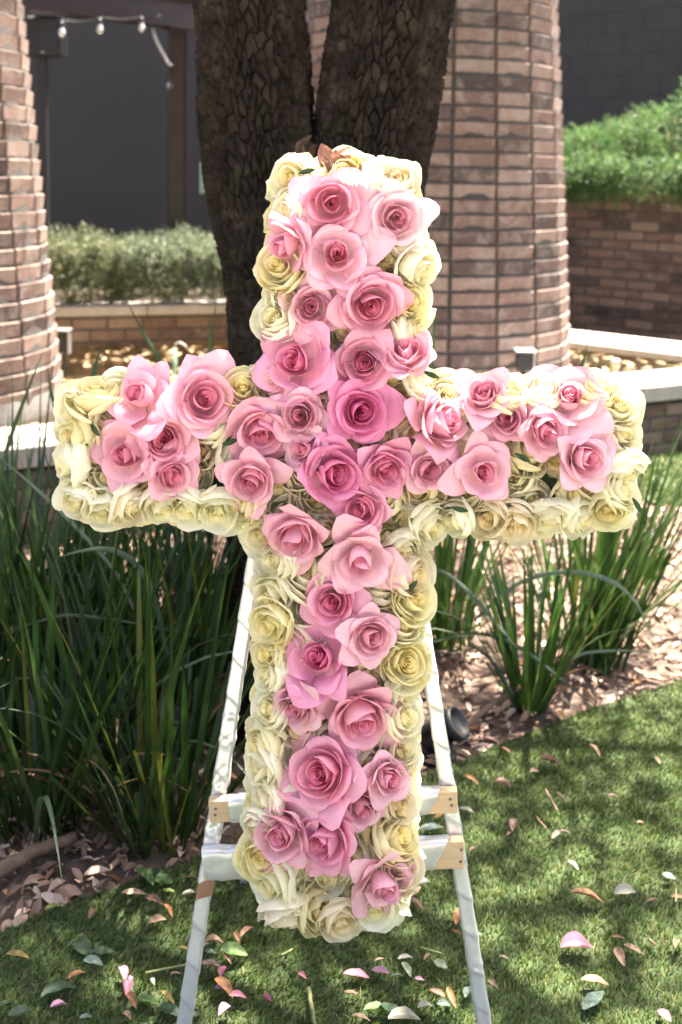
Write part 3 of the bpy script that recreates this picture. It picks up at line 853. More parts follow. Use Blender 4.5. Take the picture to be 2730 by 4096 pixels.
# boughs and crown (above the picture; it shades the place)
r = np.random.default_rng(33)
CANOPY = []      # clump centres
mb = MB()
starts = [np.array(lp[-2]), np.array(lp[-1]), np.array(lp2[-2]), np.array(lp2[-1]), np.array(lp2[-3]), np.array(lp[-3])]
def hole(x, y):
    """light gaps in the crown: 0 open .. 1 dense, by the clump's shadow on the ground"""
    d = 1.0
    return d
CR = []
for k in range(1100):
    a = r.uniform(0, 2 * PI); q = math.sqrt(r.random())
    c = np.array([.45 + 2.8 * q * math.cos(a), 3.55 + 2.4 * q * math.sin(a), 0]); c[2] = 3.25 + 2.3 * r.random() * (1 - .55 * q)
    if c[1] < 1.75: continue
    if c[2] < 1.75 + .155 * c[1] + .75: continue
    sh = c[:2] - np.array([sdir[0], sdir[1]]) * (c[2] / sdir[2])      # where its shadow falls
    keep = .62
    pat = math.sin(sh[0] * 9.1 + 2.1 * math.sin(sh[1] * 4.3)) + math.sin(sh[1] * 10.7 + 1.7 * math.sin(sh[0] * 5.9 + 1))
    if sh[0] > .45 and sh[1] > 1.5: keep = .95 if pat > .5 else .03                            # crown gaps shaped so sun patches fall on the lawn
    if sh[0] > .9 and sh[1] > 3.1: keep = .08
    if sh[1] > 4.0: keep = min(keep, .16)
    if abs(sh[0] - .15) < .5 and sh[1] < 1.75: keep = .9 if pat > .1 else .08
    if r.random() < keep: CR.append(c)
CR = np.array(CR)
for i in range(46):
    c = CR[i]; s = starts[i % len(starts)]
    mid = (s + c) / 2 + r.normal(0, .12, 3) + np.array([0, 0, .15])
    tt = np.linspace(0, 1, 9)[:, None]
    pts = (1 - tt) ** 2 * s + 2 * tt * (1 - tt) * mid + tt ** 2 * c
    mb.tube(pts - TL, np.linspace(.035, .006, 9), 7)
mb.build('boughs', M['branch'], tree, True)
nl = 62
P = np.repeat(CR, nl, 0) + r.normal(0, 1, (len(CR) * nl, 3)) * np.array([.17, .17, .12])
dd = r.normal(0, 1, P.shape); dd[:, 2] -= .5
TV, TF = leaf_template(.36, 4, .15, .2)
lc_ = np.array([[.055, .10, .025]]) * r.uniform(.7, 1.5, (len(P), 1))
V, F, C = scatter(TV, TF, rotmats(dd, r.uniform(0, 2 * PI, len(P)), r.uniform(.06, .10, len(P))), P, lc_)
o = link('crown', mesh_np('crown', V - TL, F, M['crown'], True, C), tree); tag(o, kind='stuff')
# dead leaves caught in the fork
LT = leaf_template(.5, 7, .45, .25, 5)
def leaf_obj(name, mat, col, loc, yaw, length, width=.45, pitch=0.0, spin=0.0, cup=.35, droop=.2, parent=None):
    key = (mat.name, round(width, 2), round(cup, 2), round(droop, 2))
    m = LEAFM.get(key)
    if m is None:
        TV, TF = leaf_template(width, 8, cup, droop, 5)
        TV = TV - np.array([0, .5, TV[:, 2].min()])
        TV[:, 2] += .012 * np.sin(TV[:, 1] * 13) * np.abs(TV[:, 0]) * 8
        m = mesh_np(name, TV, TF, mat, True); LEAFM[key] = m
    d = np.array([[math.cos(yaw) * math.cos(pitch), math.sin(yaw) * math.cos(pitch), math.sin(pitch)]])
    R3 = rotmats(d, np.array([spin]), np.array([1.0]))[0]
    o = link(name, m, parent, mw=mat4(R3, loc, (length,) * 3)); o.color = (*col, 1)
    return o
LEAFM = {}
for px, py, yaw, pit, ln in ((1215, 610, 1.8, 1.1, .07), (1240, 600, 1.2, 1.2, .075), (1190, 640, 2.2, .9, .06), (1255, 620, 1.0, .9, .06), (1165, 655, 2.4, .8, .06)):
    p = atY(px, py, TY - .18)
    o = leaf_obj('caught_leaf', M['leafobj'], (.16, .085, .05), p, yaw, ln, .5, pit, random.uniform(-.6, .6), .6)
    tag(o, 'dead brown leaf caught in the fork of the dark tree', 'leaf', 'dead leaves caught in the tree fork')

# ------------------------------------------------------------------ sword-leaved plants
def blade_mesh(i, kind):
    r = random.Random(400 + i * 7 + {'tall': 0, 'cut': 1000, 'arch': 2000}[kind])
    ns = 11; V = []
    lean = {'tall': r.uniform(.04, .34), 'cut': r.uniform(.05, .5), 'arch': r.uniform(.25, .5)}[kind]
    bend = {'tall': r.uniform(.0, .28), 'cut': r.uniform(0, .12), 'arch': r.uniform(1.5, 2.3)}[kind]
    w = .0092 if kind != 'arch' else .0080
    x = 0; z = 0; ang = lean; side = r.uniform(-.05, .05); tw = r.uniform(-.5, .5)
    for k in range(ns):
        t = k / (ns - 1)
        if kind == 'cut': ww = w * (.85 + .3 * t)
        else: ww = w * (.9 + .5 * math.sin(PI * min(1, t * 1.15))) * (1 if t < .62 else max(.04, (1 - t) / .38) ** .75)
        a = ang + bend * t ** 2.0
        nx, nz = math.cos(a), -math.sin(a)
        c, s = math.cos(tw * t), math.sin(tw * t)
        y = side * t * t
        V += [(x - nx * s * ww / 2, y - c * ww / 2, z - nz * s * ww / 2), (x + nx * ww * .22 * c, y, z + nz * ww * .22 * c), (x + nx * s * ww / 2, y + c * ww / 2, z + nz * s * ww / 2)]
        st = 1 / (ns - 1); x += math.sin(a) * st; z += math.cos(a) * st
    V = np.array(V)
    V[:, 1] = np.where(True, V[:, 1], 0)
    return V
# blades are unit length along their run but true width, so meshes are made per length class
BM = {}
def blade(kind, i, length):
    lc2 = round(length * 5) / 5
    key = (kind, i, lc2)
    if key not in BM:
        V = blade_mesh(i, kind).reshape(-1, 3, 3)
        mid = V[:, 1:2, :].copy(); V = (V - mid) + mid * lc2
        BM[key] = mesh_np('blade', V.reshape(-1, 3), grid_faces(11, 3), M['blade'], True)
    return BM[key], length / lc2
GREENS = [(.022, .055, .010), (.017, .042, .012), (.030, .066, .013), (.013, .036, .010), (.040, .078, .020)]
SUNLIT_GREENS = [(.045, .105, .018), (.036, .085, .020), (.060, .125, .022), (.030, .075, .018), (.080, .14, .035)]  # brighter copy of GREENS, sunlight put into the blade colour
def clump(px, py, label, ntall, ncut, narch, hmin, hmax, spread=.07, fan=None, seed=0, group='sword-leaved plants in the bed', dead=4):
    rnd = random.Random(seed); b = atZ(px, py, 0)
    rt = tag(empty('sword_leaf_plant', (b[0], b[1], -.012)), label, 'plant', group)
    for kind, n in (('tall', ntall), ('cut', ncut), ('arch', narch), ('dead', dead)):
        for k in range(n):
            kk = {'dead': 'arch'}.get(kind, kind)
            ln = rnd.uniform(hmin, hmax) * {'tall': 1, 'cut': rnd.uniform(.38, .62), 'arch': .95, 'dead': .6}[kind]
            m, sc = blade(kk, rnd.randrange(14 if kk != 'arch' else 8), ln)
            a = rnd.uniform(0, 2 * PI); q = spread * math.sqrt(rnd.random())
            yaw = a + rnd.gauss(0, .7) if fan is None else rnd.gauss(fan[0], fan[1])
            mw = Matrix.Translation((q * math.cos(a), q * math.sin(a), 0)) @ Matrix.Rotation(yaw, 4, 'Z') @ Matrix.Rotation(rnd.uniform(-.06, .16 if 'sunny' not in group else .28) + q * 1.3, 4, 'Y') @ Matrix.Diagonal((sc, rnd.uniform(.8, 1.25), sc, 1))
            o = link('blade', m, rt, mw=mw)
            g = rnd.choice(SUNLIT_GREENS if 'sunny' in group else GREENS); f = rnd.uniform(.8, 1.2)
            if kind == 'dead': g = rnd.choice([(.20, .14, .075), (.15, .075, .035)])
            elif kind == 'arch': g = (.085, .125, .075)
            elif rnd.random() < .05: g = (.10, .12, .02)
            o.color = (g[0] * f, g[1] * f, g[2] * f, 1)
    return rt
LG = 'dark green sword-leaved plants on the shaded side of the easel'
clump(640, 3330, 'dense sword-leaved plant with many cut-off tips at the shaded turf edge', 26, 74, 4, .55, .80, .09, None, 1, LG, 5)
clump(150, 3290, 'sword-leaved plant with cut tips beside the fallen branch in the shaded bed', 34, 50, 5, .55, .85, .10, None, 2, LG, 6)
clump(430, 3060, 'tall sword-leaved plant behind the small dark bollard light in the shaded bed', 75, 26, 5, .55, .86, .10, None, 3, LG, 4)
clump(-60, 2980, 'tall sword-leaved plant between the shaded bed and the left brick column', 80, 20, 4, .55, .90, .12, None, 4, LG, 4)
clump(760, 2960, 'tall sword-leaved plant growing against the forked tree trunk', 80, 30, 3, .50, .74, .10, None, 5, LG, 3)
clump(250, 2800, 'tall sword-leaved plant in the middle of the shaded bed before the seat wall', 85, 8, 4, .55, .84, .13, None, 6, LG, 3)
clump(620, 2740, 'tall sword-leaved plant in the shaded bed behind the cross arm', 85, 8, 4, .45, .76, .13, None, 7, LG, 3)
clump(40, 2640, 'tall sword-leaved plant nearest the coping below the left brick column', 60, 0, 3, .5, .95, .13, None, 8, LG, 2)
clump(880, 2680, 'short sword-leaved plant tucked behind the forked tree trunk', 60, 0, 2, .5, .78, .1, None, 9, LG, 2)
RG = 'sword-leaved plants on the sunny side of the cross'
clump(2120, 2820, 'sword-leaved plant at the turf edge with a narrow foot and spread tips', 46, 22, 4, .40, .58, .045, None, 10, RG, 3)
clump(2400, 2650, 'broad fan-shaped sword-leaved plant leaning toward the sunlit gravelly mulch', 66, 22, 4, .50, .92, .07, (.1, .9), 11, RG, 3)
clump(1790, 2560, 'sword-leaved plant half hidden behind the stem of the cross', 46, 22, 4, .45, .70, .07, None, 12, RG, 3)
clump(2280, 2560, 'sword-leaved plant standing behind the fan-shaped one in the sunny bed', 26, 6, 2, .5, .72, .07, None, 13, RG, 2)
# single long blades one can follow by eye, each belonging to its plant
PLANTS = [o for o in bpy.data.objects if o.name.startswith('sword_leaf_plant')]
def near_plant(p):
    return min(PLANTS, key=lambda o: (o.location[0] - p[0]) ** 2 + (o.location[1] - p[1]) ** 2)
def long_blade(pts, y0, y1, w, col, tip0=True, tip1=False):
    n = 22; L = np.linspace(0, 1, len(pts)); t = np.linspace(0, 1, n); pts = np.array(pts, float)
    q = np.stack([np.interp(t, L, pts[:, 0]), np.interp(t, L, pts[:, 1])], 1)
    for _ in range(3): q[1:-1] = (q[:-2] + 2 * q[1:-1] + q[2:]) / 4
    P = np.array([atY(a, b, y0 + (y1 - y0) * u) for (a, b), u in zip(q, t)])
    P[:, 2] = np.maximum(P[:, 2], -.01)
    T = np.gradient(P, axis=0); T /= np.linalg.norm(T, axis=1)[:, None]
    S = np.cross(T, np.array([0.1, -1.0, .25])); S /= np.linalg.norm(S, axis=1)[:, None]; Nn = np.cross(S, T)
    ww = np.full(n, w) * (.75 + .35 * np.sin(PI * t))
    if tip0: ww *= np.clip(t / .35, .06, 1) ** .8
    if tip1: ww *= np.clip((1 - t) / .35, .06, 1) ** .8
    rt = near_plant(P[-1] if tip0 and not tip1 else P[0]); off = np.array(rt.location)
    V = np.stack([P - S * ww[:, None] / 2, P + Nn * ww[:, None] * .2, P + S * ww[:, None] / 2], 1).reshape(-1, 3) - off
    o = link('blade', mesh_np('blade', V, grid_faces(n, 3), M['blade'], True), rt); o.color = (*col, 1)
GG = (.13, .18, .12); DG = (.030, .070, .014)
long_blade([(1690, 2265), (1790, 2290), (1900, 2390), (2000, 2510), (2095, 2625)], 2.95, 2.75, .010, GG, False, True)
long_blade([(1900, 2480), (2060, 2330), (2200, 2290), (2340, 2285), (2470, 2330), (2560, 2420), (2605, 2545)], 3.0, 2.9, .012, GG, False, True)
long_blade([(1720, 2570), (1850, 2530), (1960, 2535), (2090, 2590), (2200, 2680), (2300, 2760), (2380, 2840)], 2.95, 2.72, .009, (.07, .12, .07), False, True)
long_blade([(1870, 2565), (1960, 2630), (2020, 2720), (2060, 2790)], 2.9, 2.8, .009, (.06, .10, .06), False, True)
long_blade([(2700, 2620), (2500, 2600), (2330, 2610), (2250, 2660), (2200, 2760)], 2.9, 2.9, .007, GG)
long_blade([(210, 2235), (330, 2200), (440, 2190), (540, 2240), (600, 2330), (650, 2500), (690, 2800)], 2.3, 2.42, .012, (.06, .10, .06))
long_blade([(0, 2535), (250, 2455), (480, 2480), (790, 2545)], 2.32, 2.42, .006, (.07, .10, .06), True, True)
long_blade([(150, 2080), (200, 2170), (240, 2300), (280, 2520), (330, 2900)], 2.35, 2.42, .006, (.13, .13, .09))
long_blade([(0, 1830), (120, 1930), (300, 2100), (480, 2300), (600, 2600)], 2.5, 2.5, .008, GG)
long_blade([(60, 2180), (150, 2330), (250, 2600), (330, 2900), (380, 3200)], 2.25, 2.35, .013, (.045, .10, .022))
long_blade([(1140 - 640, 1185), (570, 1330), (665, 1480), (740, 1700), (780, 2100), (790, 2900)], 2.95, 2.75, .012, DG)
long_blade([(866, 1205), (850, 1320), (830, 1470), (810, 1800), (790, 2500), (770, 2940)], 2.8, 2.75, .013, (.045, .10, .015))
long_blade([(1745, 1240), (1735, 1350), (1722, 1480), (1740, 1900), (1790, 2560)], 3.2, 3.2, .013, (.045, .10, .015))
long_blade([(2352, 1370), (2335, 1440), (2318, 1510), (2320, 1900), (2290, 2555)], 3.25, 3.2, .012, (.05, .09, .02))
long_blade([(175, 1400), (120, 1540), (60, 1700), (10, 1850), (-40, 2200), (-60, 2900)], 2.8, 2.7, .010, DG)
long_blade([(412, 1370), (385, 1450), (368, 1540), (370, 2000), (430, 3050)], 2.75, 2.65, .011, DG)
long_blade([(305, 1480), (290, 1600), (285, 1800), (270, 2300), (250, 2790)], 2.9, 2.9, .012, DG)
long_blade([(190, 1440), (200, 1560), (245, 1700), (270, 2000), (260, 2790)], 2.95, 2.9, .010, DG)

# ------------------------------------------------------------------ bed fittings
p = atZ(655, 3190, 0)
rt = tag(empty('bollard_light', (p[0], p[1], -.01)), 'small dark grey bollard light hidden among the sword leaves', 'light')
mb = MB(); mb.box((0, 0, .085), (.062, .062, .17), None, .004); mb.build('body', M['box_dark'], rt)
mb = MB(); mb.box((0, 0, .19), (.082, .074, .046), None, .005); mb.build('hood', M['box_dark'], rt)
for zz in (.18, .15):
    mb = MB(); mb.lathe([(.001, .004), (.004, .003), (.0045, 0)], (.012, -.0375 if zz > .17 else -.032, zz), 8, Matrix.Rotation(PI / 2, 3, 'X')); mb.build('screw', M['nail'], rt)
p = atZ(1765, 3010, 0)
rt = tag(empty('garden_spotlight', (p[0], p[1], -.01)), 'black garden spotlight at the turf edge behind the right easel leg', 'light')
mb = MB(); mb.tube([(0, 0, -.02), (0, 0, .03), (.004, 0, .05)], .012, 10); mb.build('stake', M['black'], rt, True)
Rr = Matrix.Rotation(.9, 3, 'Y') @ Matrix.Rotation(.3, 3, 'X')
mb = MB(); mb.lathe([(.001, -.055), (.028, -.052), (.033, -.04), (.034, .03), (.042, .034), (.042, .055), (.036, .056), (.034, .045), (.001, .044)], (.0, 0, .065), 22, Rr); mb.build('head', M['black'], rt, True)
mb = MB(); mb.box((0, .0, .048), (.05, .085, .01), None, .003); mb.build('bracket', M['black'], rt)
mb = MB(); mb.lathe([(.001, .0), (.048, .0), (.05, .012), (.03, .02), (.012, .022)], (-.01, 0, -.002), 20); mb.build('base', M['black'], rt, True)
def stick(pts, rad, label, mat=None, cat='stick', group=None, name='stick'):
    pts = np.array(pts); c = pts[0].copy()
    t = np.linspace(0, 1, 12); L = np.linspace(0, 1, len(pts))
    P = np.stack([np.interp(t, L, pts[:, i]) for i in range(3)], 1)
    P += RNG.normal(0, rad * .12, P.shape)
    mb = MB(); mb.tube(P, np.linspace(rad, rad * .7, 12), 9)
    o = mb.build(name, mat or M['twig'], None, True); tag(o, label, cat, group); return o
a = atZ(1850, 2912, .03); b = atZ(2085, 2748, .05)
stick([a, (a + b) / 2 + [0, 0, .01], b], .009, 'thin brown stick leaning from the black spotlight over the mulch')
a = atZ(-40, 3500, .02); b = atZ(300, 3345, .03)
stick([a, (a + b) / 2 + [0, 0, .008], b], .016, 'thick fallen branch lying in the shaded bed beside the turf')

# ------------------------------------------------------------------ the easel
def legY(z): return 1.668 + .13 * z
def on_leg(px, py):
    d = ray(px, py); t = 1.67 / d[1]
    for _ in range(8):
        p = CAM + d * t; t = legY(p[2]) / d[1]
    return CAM + d * t
def ribbon_leg(name, P0, P1, w, seed, parent, crumple=(), n=40, nl=420, pitch=.062):
    r = np.random.default_rng(seed)
    P0 = np.array(P0); P1 = np.array(P1); L = np.linalg.norm(P1 - P0)
    t = np.linspace(0, 1, nl); P = P0 + (P1 - P0) * t[:, None]
    T, A, B = frames(P)
    # keep one flat face to the camera
    T0 = (P1 - P0) / L; Xx = np.cross(np.array([0, 1.0, 0]), T0); Xx /= np.linalg.norm(Xx); Yy = np.cross(T0, Xx)
    th = np.linspace(0, 2 * PI, n, endpoint=False)
    TH, HT = np.meshgrid(th, t * L)
    e = 7.0
    sq = 1.0 / (np.abs(np.cos(TH)) ** e + np.abs(np.sin(TH)) ** e) ** (1 / e)
    fr = (HT / pitch + TH / (2 * PI)) % 1.0
    rad = w / 2 * sq * (1 + .11 * (1 - fr) ** 2 - .04) + .0003 * np.sin(TH * 3 + HT * 40) 
    for hz, sz, am in crumple:
        g = np.exp(-((HT - hz * L) / sz) ** 2)
        rad += am * g * (np.sin(TH * 2 + HT * 170 + 2 * np.sin(HT * 90)) + .6 * np.sin(TH * 4 - HT * 260)) + am * .8 * g
    V = P[:, None] + rad[..., None] * (np.cos(TH)[..., None] * Xx + np.sin(TH)[..., None] * Yy)
    F = grid_faces(nl, n, True)
    mb = mesh_np(name, V.reshape(-1, 3), F, M['satin'], True)
    return link(name, mb, parent)
easel = tag(empty('easel', (0, 1.7, 0)), 'white ribbon-wrapped wooden easel standing on the turf holding the flower cross', 'easel')
EL = np.array(easel.location)
la, lb = on_leg(1048, 2050), on_leg(738, 4096)
def ext(a, b, z): 
    d = (b - a) / (b[2] - a[2]); return a + d * (z - a[2])
ltop = ext(la, lb, 1.18); lbot = ext(la, lb, 0.0)
ra, rb = on_leg(1700, 2560), on_leg(1938, 4096)
rtop = ext(ra, rb, 1.18); rbot = ext(ra, rb, 0.0)
ribbon_leg('leg', lbot - EL, ltop - EL, .0243, 5, easel, [(.30, .022, .0012), (.37, .022, .0010), (.425, .010, .0011), (.455, .008, .0009)])
ribbon_leg('leg', rbot - EL, rtop - EL, .0243, 6, easel, [(.29, .022, .0010), (.36, .016, .0011), (.12, .012, .0005)])
bt = atY(1140, 1900, 1.86); bbm = atZ(985, 3520, 0.0)
ribbon_leg('leg', bbm - EL, bt - EL, .0243, 7, easel)
# bare wood showing on the left leg
p = on_leg(826, 3535); ax = (ltop - lbot) / np.linalg.norm(ltop - lbot)
mb = MB(); Xx = np.cross(np.array([0, 1.0, 0]), ax); Xx /= np.linalg.norm(Xx); Yy = np.cross(ax, Xx)
V = []
for s_, z_ in ((-1, -.022), (1, -.010), (1, .020), (-1, .004)):
    V.append(Xx * s_ * .0130 - Yy * .0136 * (1 if np.dot(Yy, [0, 1, 0]) > 0 else -1) + ax * z_)
V = np.array(V); nrm = -Yy * (1 if np.dot(Yy, [0, 1, 0]) > 0 else -1)
Vb = V - nrm * .010
mb.add(np.vstack([V, Vb]) + p - EL, [(0, 1, 2, 3), (4, 7, 6, 5), (0, 4, 5, 1), (1, 5, 6, 2), (2, 6, 7, 3), (3, 7, 4, 0)])
mb.build('bare_wood', M['wood_red'], easel)
def bar(l_px, r_px, h, wl_px, wr_px, nails):
    """crossbar in front of the legs, wrapped with ribbon between wl and wr"""
    pl = on_leg(*l_px) - np.array([0, .0215, 0]); pr = on_leg(*r_px) - np.array([0, .0215, 0])
    L = np.linalg.norm(pr - pl); d = (pr - pl) / L; up = np.cross(d, np.array([0, 1.0, 0])); up = up if up[2] > 0 else -up; nn = np.cross(up, d)
    R3 = np.stack([d, np.cross(up, d), up], 1)
    mb = MB(); mb.box((0, 0, 0), (L, .018, h), None, .0015)
    b = mb.build('crossbar', M['wood'], easel, mw=mat4(R3, (pl + pr) / 2 - EL))
    a = np.dot(on_leg(*wl_px) - pl, d) - L / 2; c = np.dot(on_leg(*wr_px) - pl, d) - L / 2
    n = 20; nl_ = 120; t = np.linspace(a, c, nl_); th = np.linspace(0, 2 * PI, n, endpoint=False)
    TH, TT = np.meshgrid(th, t); e = 8.0
    sq = 1 / (np.abs(np.cos(TH)) ** e + np.abs(np.sin(TH)) ** e) ** (1 / e)
    fr = (TT / .07 + TH / (2 * PI)) % 1
    k = sq * (1.0 + .05 * (1 - fr)); hz = h / 2 + .0018; hy = .0108
    wob = .0007 * np.sin(TT * 140 + TH * 2)
    skew = np.sin(TH) * h * .35 * np.where(np.abs(TT - c) < np.abs(TT - a), 1, -.15) * np.clip(1 - np.minimum(np.abs(TT - c), np.abs(TT - a)) / .02, 0, 1)
    V = np.stack([TT + skew, (hy * k + wob) * np.cos(TH), (hz * k + wob) * np.sin(TH)], -1)
    link('ribbon', mesh_np('ribbon', V.reshape(-1, 3), grid_faces(nl_, n, True), M['satin'], True), b)
    for q in nails:
        w = on_leg(*q) - (pl + pr) / 2; x = np.dot(w, d); z = np.dot(w, up)
        mb = MB(); s = -1 if np.cross(up, d)[1] > 0 else 1
        mb.lathe([(.0026, 0), (.0024, .0006), (.0008, .0008), (.0001, .0002)], (x, s * .0092, z), 10, Matrix.Rotation(-s * PI / 2, 3, 'X')); mb.build('nail', M['nail'], b)
bar((845, 3207), (1824, 3168), .038, (926, 3205), (1728, 3172), [(872, 3192), (869, 3218), (1794, 3154), (1800, 3180)])
bar((822, 3420), (1850, 3375), .048, (824, 3420), (1755, 3380), [(1838, 3352), (1836, 3402)])

# ------------------------------------------------------------------ roses
def petal_vf(r, phi0, W, prof, nu=9, nv=8, tipk=.2, tipp=2.0, cr=0.0, cz=0.0, wig=.02, spiral=0.0, wb=.5, tone=(0, 0), foot=0.0, ruf=0.0):
    u = np.linspace(-1, 1, nu); v = np.linspace(0, 1, nv)
    U, Vv = np.meshgrid(u, v)
    asym = r.uniform(-.12, .12)
    L = 1 - tipk * np.abs(U - asym) ** tipp
    s = Vv * L
    rr, zz = prof(s)
    w = wb + (1 - wb) * np.sin(PI / 2 * np.minimum(1, Vv * 1.7))
    phi = phi0 + U * W * w + .10 * r.normal() * Vv
    e = np.abs(U) ** 2.4 * Vv
    sdv = 1 + .5 * r.normal() * np.sign(U)
    rr = rr + spiral * U + cr * e * sdv; zz = zz - cz * e * sdv
    a, b, c, d = r.uniform(0, 6.28, 4)
    rr = rr + wig * (np.sin(2.6 * U + a) + .7 * np.sin(4.5 * U + 5 * Vv + b)) * Vv
    zz = zz + wig * (np.sin(2.9 * U + c) + .7 * np.sin(5.0 * U + d)) * Vv ** 2 + ruf * np.sin(11 * U + a) * Vv ** 5
    X = np.stack([rr * np.cos(phi), rr * np.sin(phi), zz], -1).reshape(-1, 3)
    t = np.clip(tone[0] + (tone[1] - tone[0]) * Vv, 0, 1)
    f = foot * np.clip(1 - Vv * 1.5, 0, 1) ** 1.3
    ed = np.clip((np.maximum(np.abs(U) * (Vv > .35), Vv) - .80) / .20, 0, 1)
    C = np.stack([t, f, ed], -1).reshape(-1, 3)
    return X, grid_faces(nv, nu), C
def bez(P):
    P = np.array(P)
    def f(s):
        a, b, c, d = (1 - s) ** 3, 3 * (1 - s) ** 2 * s, 3 * (1 - s) * s ** 2, s ** 3
        return a * P[0, 0] + b * P[1, 0] + c * P[2, 0] + d * P[3, 0], a * P[0, 1] + b * P[1, 1] + c * P[2, 1] + d * P[3, 1]
    return f
def jit(r, P, s): return [(p[0] * (1 + r.normal() * s), p[1] + r.normal() * s * .6) for p in P]
def rose_variant(seed, kind):
    """returns (heart mesh, [petal meshes]); unit = rose radius, axis +Z"""
    r = np.random.default_rng(1000 + seed)
    mat = M['pink'] if kind.startswith('pink') else M['cream']
    Vs, Fs, Cs = [], [], []; nb = 0
    bud = kind == 'pink_bud'; loose = kind == 'pink_open'
    nk = 8
    rmax = {'pink': .24, 'pink_bud': .22, 'pink_open': .20, 'cream': .27}[kind]
    for k in range(nk):
        r0 = .035 + (rmax - .035) * (k / (nk - 1)) ** .9
        h = (.56 if kind != 'pink_bud' else .72) - .05 * (k / nk) + r.normal() * .012 - (.05 if k == 0 else 0)
        X, F, C = petal_vf(r, k * 2.4 + r.normal() * .25, 1.75 - .45 * k / nk, lambda s, r0=r0, h=h: (r0 * (.75 + .35 * s) + .02 * s ** 6, -.30 + (h + .30) * s),
                           11, 6, .10, 3, .02, .015, .009, .028, .7, (1.0, .92 - .45 * k / nk))
        Vs.append(X); Fs.append(F + nb); Cs.append(C); nb += len(X)
    # calyx cone so that nothing is see-through from the side
    heart = mesh_np('rose_heart', np.vstack(Vs), np.vstack(Fs), mat, True, np.vstack(Cs))
    petals = []
    def put(n, ph, W, P, sig, **k):
        for i in range(n):
            PP = jit(r, P, sig)
            ang = ph + 2 * PI * i / n + r.normal() * .14
            X, F, C = petal_vf(r, ang, W * (1 + r.normal() * .07), bez(PP), **k)
            petals.append(mesh_np('petal', X, F, mat, True, C))
    p0 = r.uniform(0, 6)
    if kind == 'cream':
        op = r.uniform(.82, 1.15)
        put(3, p0, 1.25, [(.12, -.42), (.48, -.35), (.42, .15), (.43 * op, .53)], .07, nu=9, nv=8, tipk=.12, tipp=3, cr=.04, cz=.03, wig=.028, tone=(.75, .30), ruf=.01)
        put(4, p0 + .6, 1.05, [(.12, -.46), (.64, -.42), (.58, .12), (.66 * op, .46)], .09, tipk=.13, tipp=2.6, cr=.07, cz=.06, wig=.04, tone=(.5, .12), ruf=.02)
        put(5, p0 + .2, .98, [(.12, -.5), (.86, -.46), (.80, .16), (.80 * op, .36)], .06, tipk=.14, tipp=2.4, cr=.08, cz=.12, wig=.04, tone=(.35, .0), ruf=.018)
        put(4, p0 + .9, .95, [(.12, -.55), (.98, -.55), (.98, .04), (1.0, .18)], .06, tipk=.16, tipp=2.2, cr=.06, cz=.14, wig=.035, tone=(.2, .0), ruf=.02)
    else:
        hi = .20 if bud else .12
        g = 1.0 if bud else (.92 if loose else 1.12)
        put(3, p0, 1.25, [(.10, -.42), (.34 * g, -.35), (.30 * g, .12), (.29 * g, .50 + hi)], .05, tipk=.12, tipp=3, cr=.03, cz=.03, wig=.016, tone=(.75, .42))
        put(3, p0 + .5, 1.25, [(.10, -.45), (.50 * g, -.4), (.43 * g, .20), (.46 * g, .44 + hi)], .07, tipk=.16, tipp=2.6, cr=.05, cz=.08, wig=.024, tone=(.55, .20))
        if not loose: put(4, p0 + .1, 1.1, [(.10, -.45), (.66, -.40), (.56 * g, .36), (.72 * g, .36 + hi)], .08, tipk=.20, tipp=2.1, cr=.06, cz=.16, wig=.035, tone=(.42, .08), foot=.1)
        put(5, p0 + .3, .92, [(.10, -.45), (.80, -.38), (.76, .40), (1.08, .14)], .09, nu=11, tipk=.34, tipp=1.35, cr=.0, cz=.24, wig=.045, tone=(.40, .04), foot=.3)
        put(5, p0 + .8, .86, [(.10, -.48), (.92, -.44), (.98, .24), (1.50, -.06)], .11, nu=11, tipk=.50, tipp=1.1, cr=-.02, cz=.26, wig=.055, tone=(.3, .04), foot=.4)
    return heart, petals
VARS = {k: [rose_variant(i * 17 + j * 5, k) for i in range(n)] for j, (k, n) in enumerate((('pink', 9), ('pink_bud', 4), ('pink_open', 4), ('cream', 12)))}

# cross plane: leans back slightly with the easel
LEAN = math.atan(.12)
CN = np.array([0, -math.cos(LEAN), math.sin(LEAN)]); CU = np.array([0, math.sin(LEAN), math.cos(LEAN)]); CX = np.array([1.0, 0, 0])
CP0 = np.array([0, 1.552 + .12 * .1, .1])
VS = 2730 / 1568.0
def cp(x, y, off=0.0):
    return atPlane(x * VS, y * VS, CP0 + CN * off, CN)
cross = empty('flower_cross', (cp(760, 2140)[0], 1.60, .10)); tag(cross, 'large cross of pink and cream roses leaning on the white easel', 'flower cross')
KL = np.array(cross.location)
CAMF = np.array([0, math.cos(PITCH), -math.sin(PITCH)])
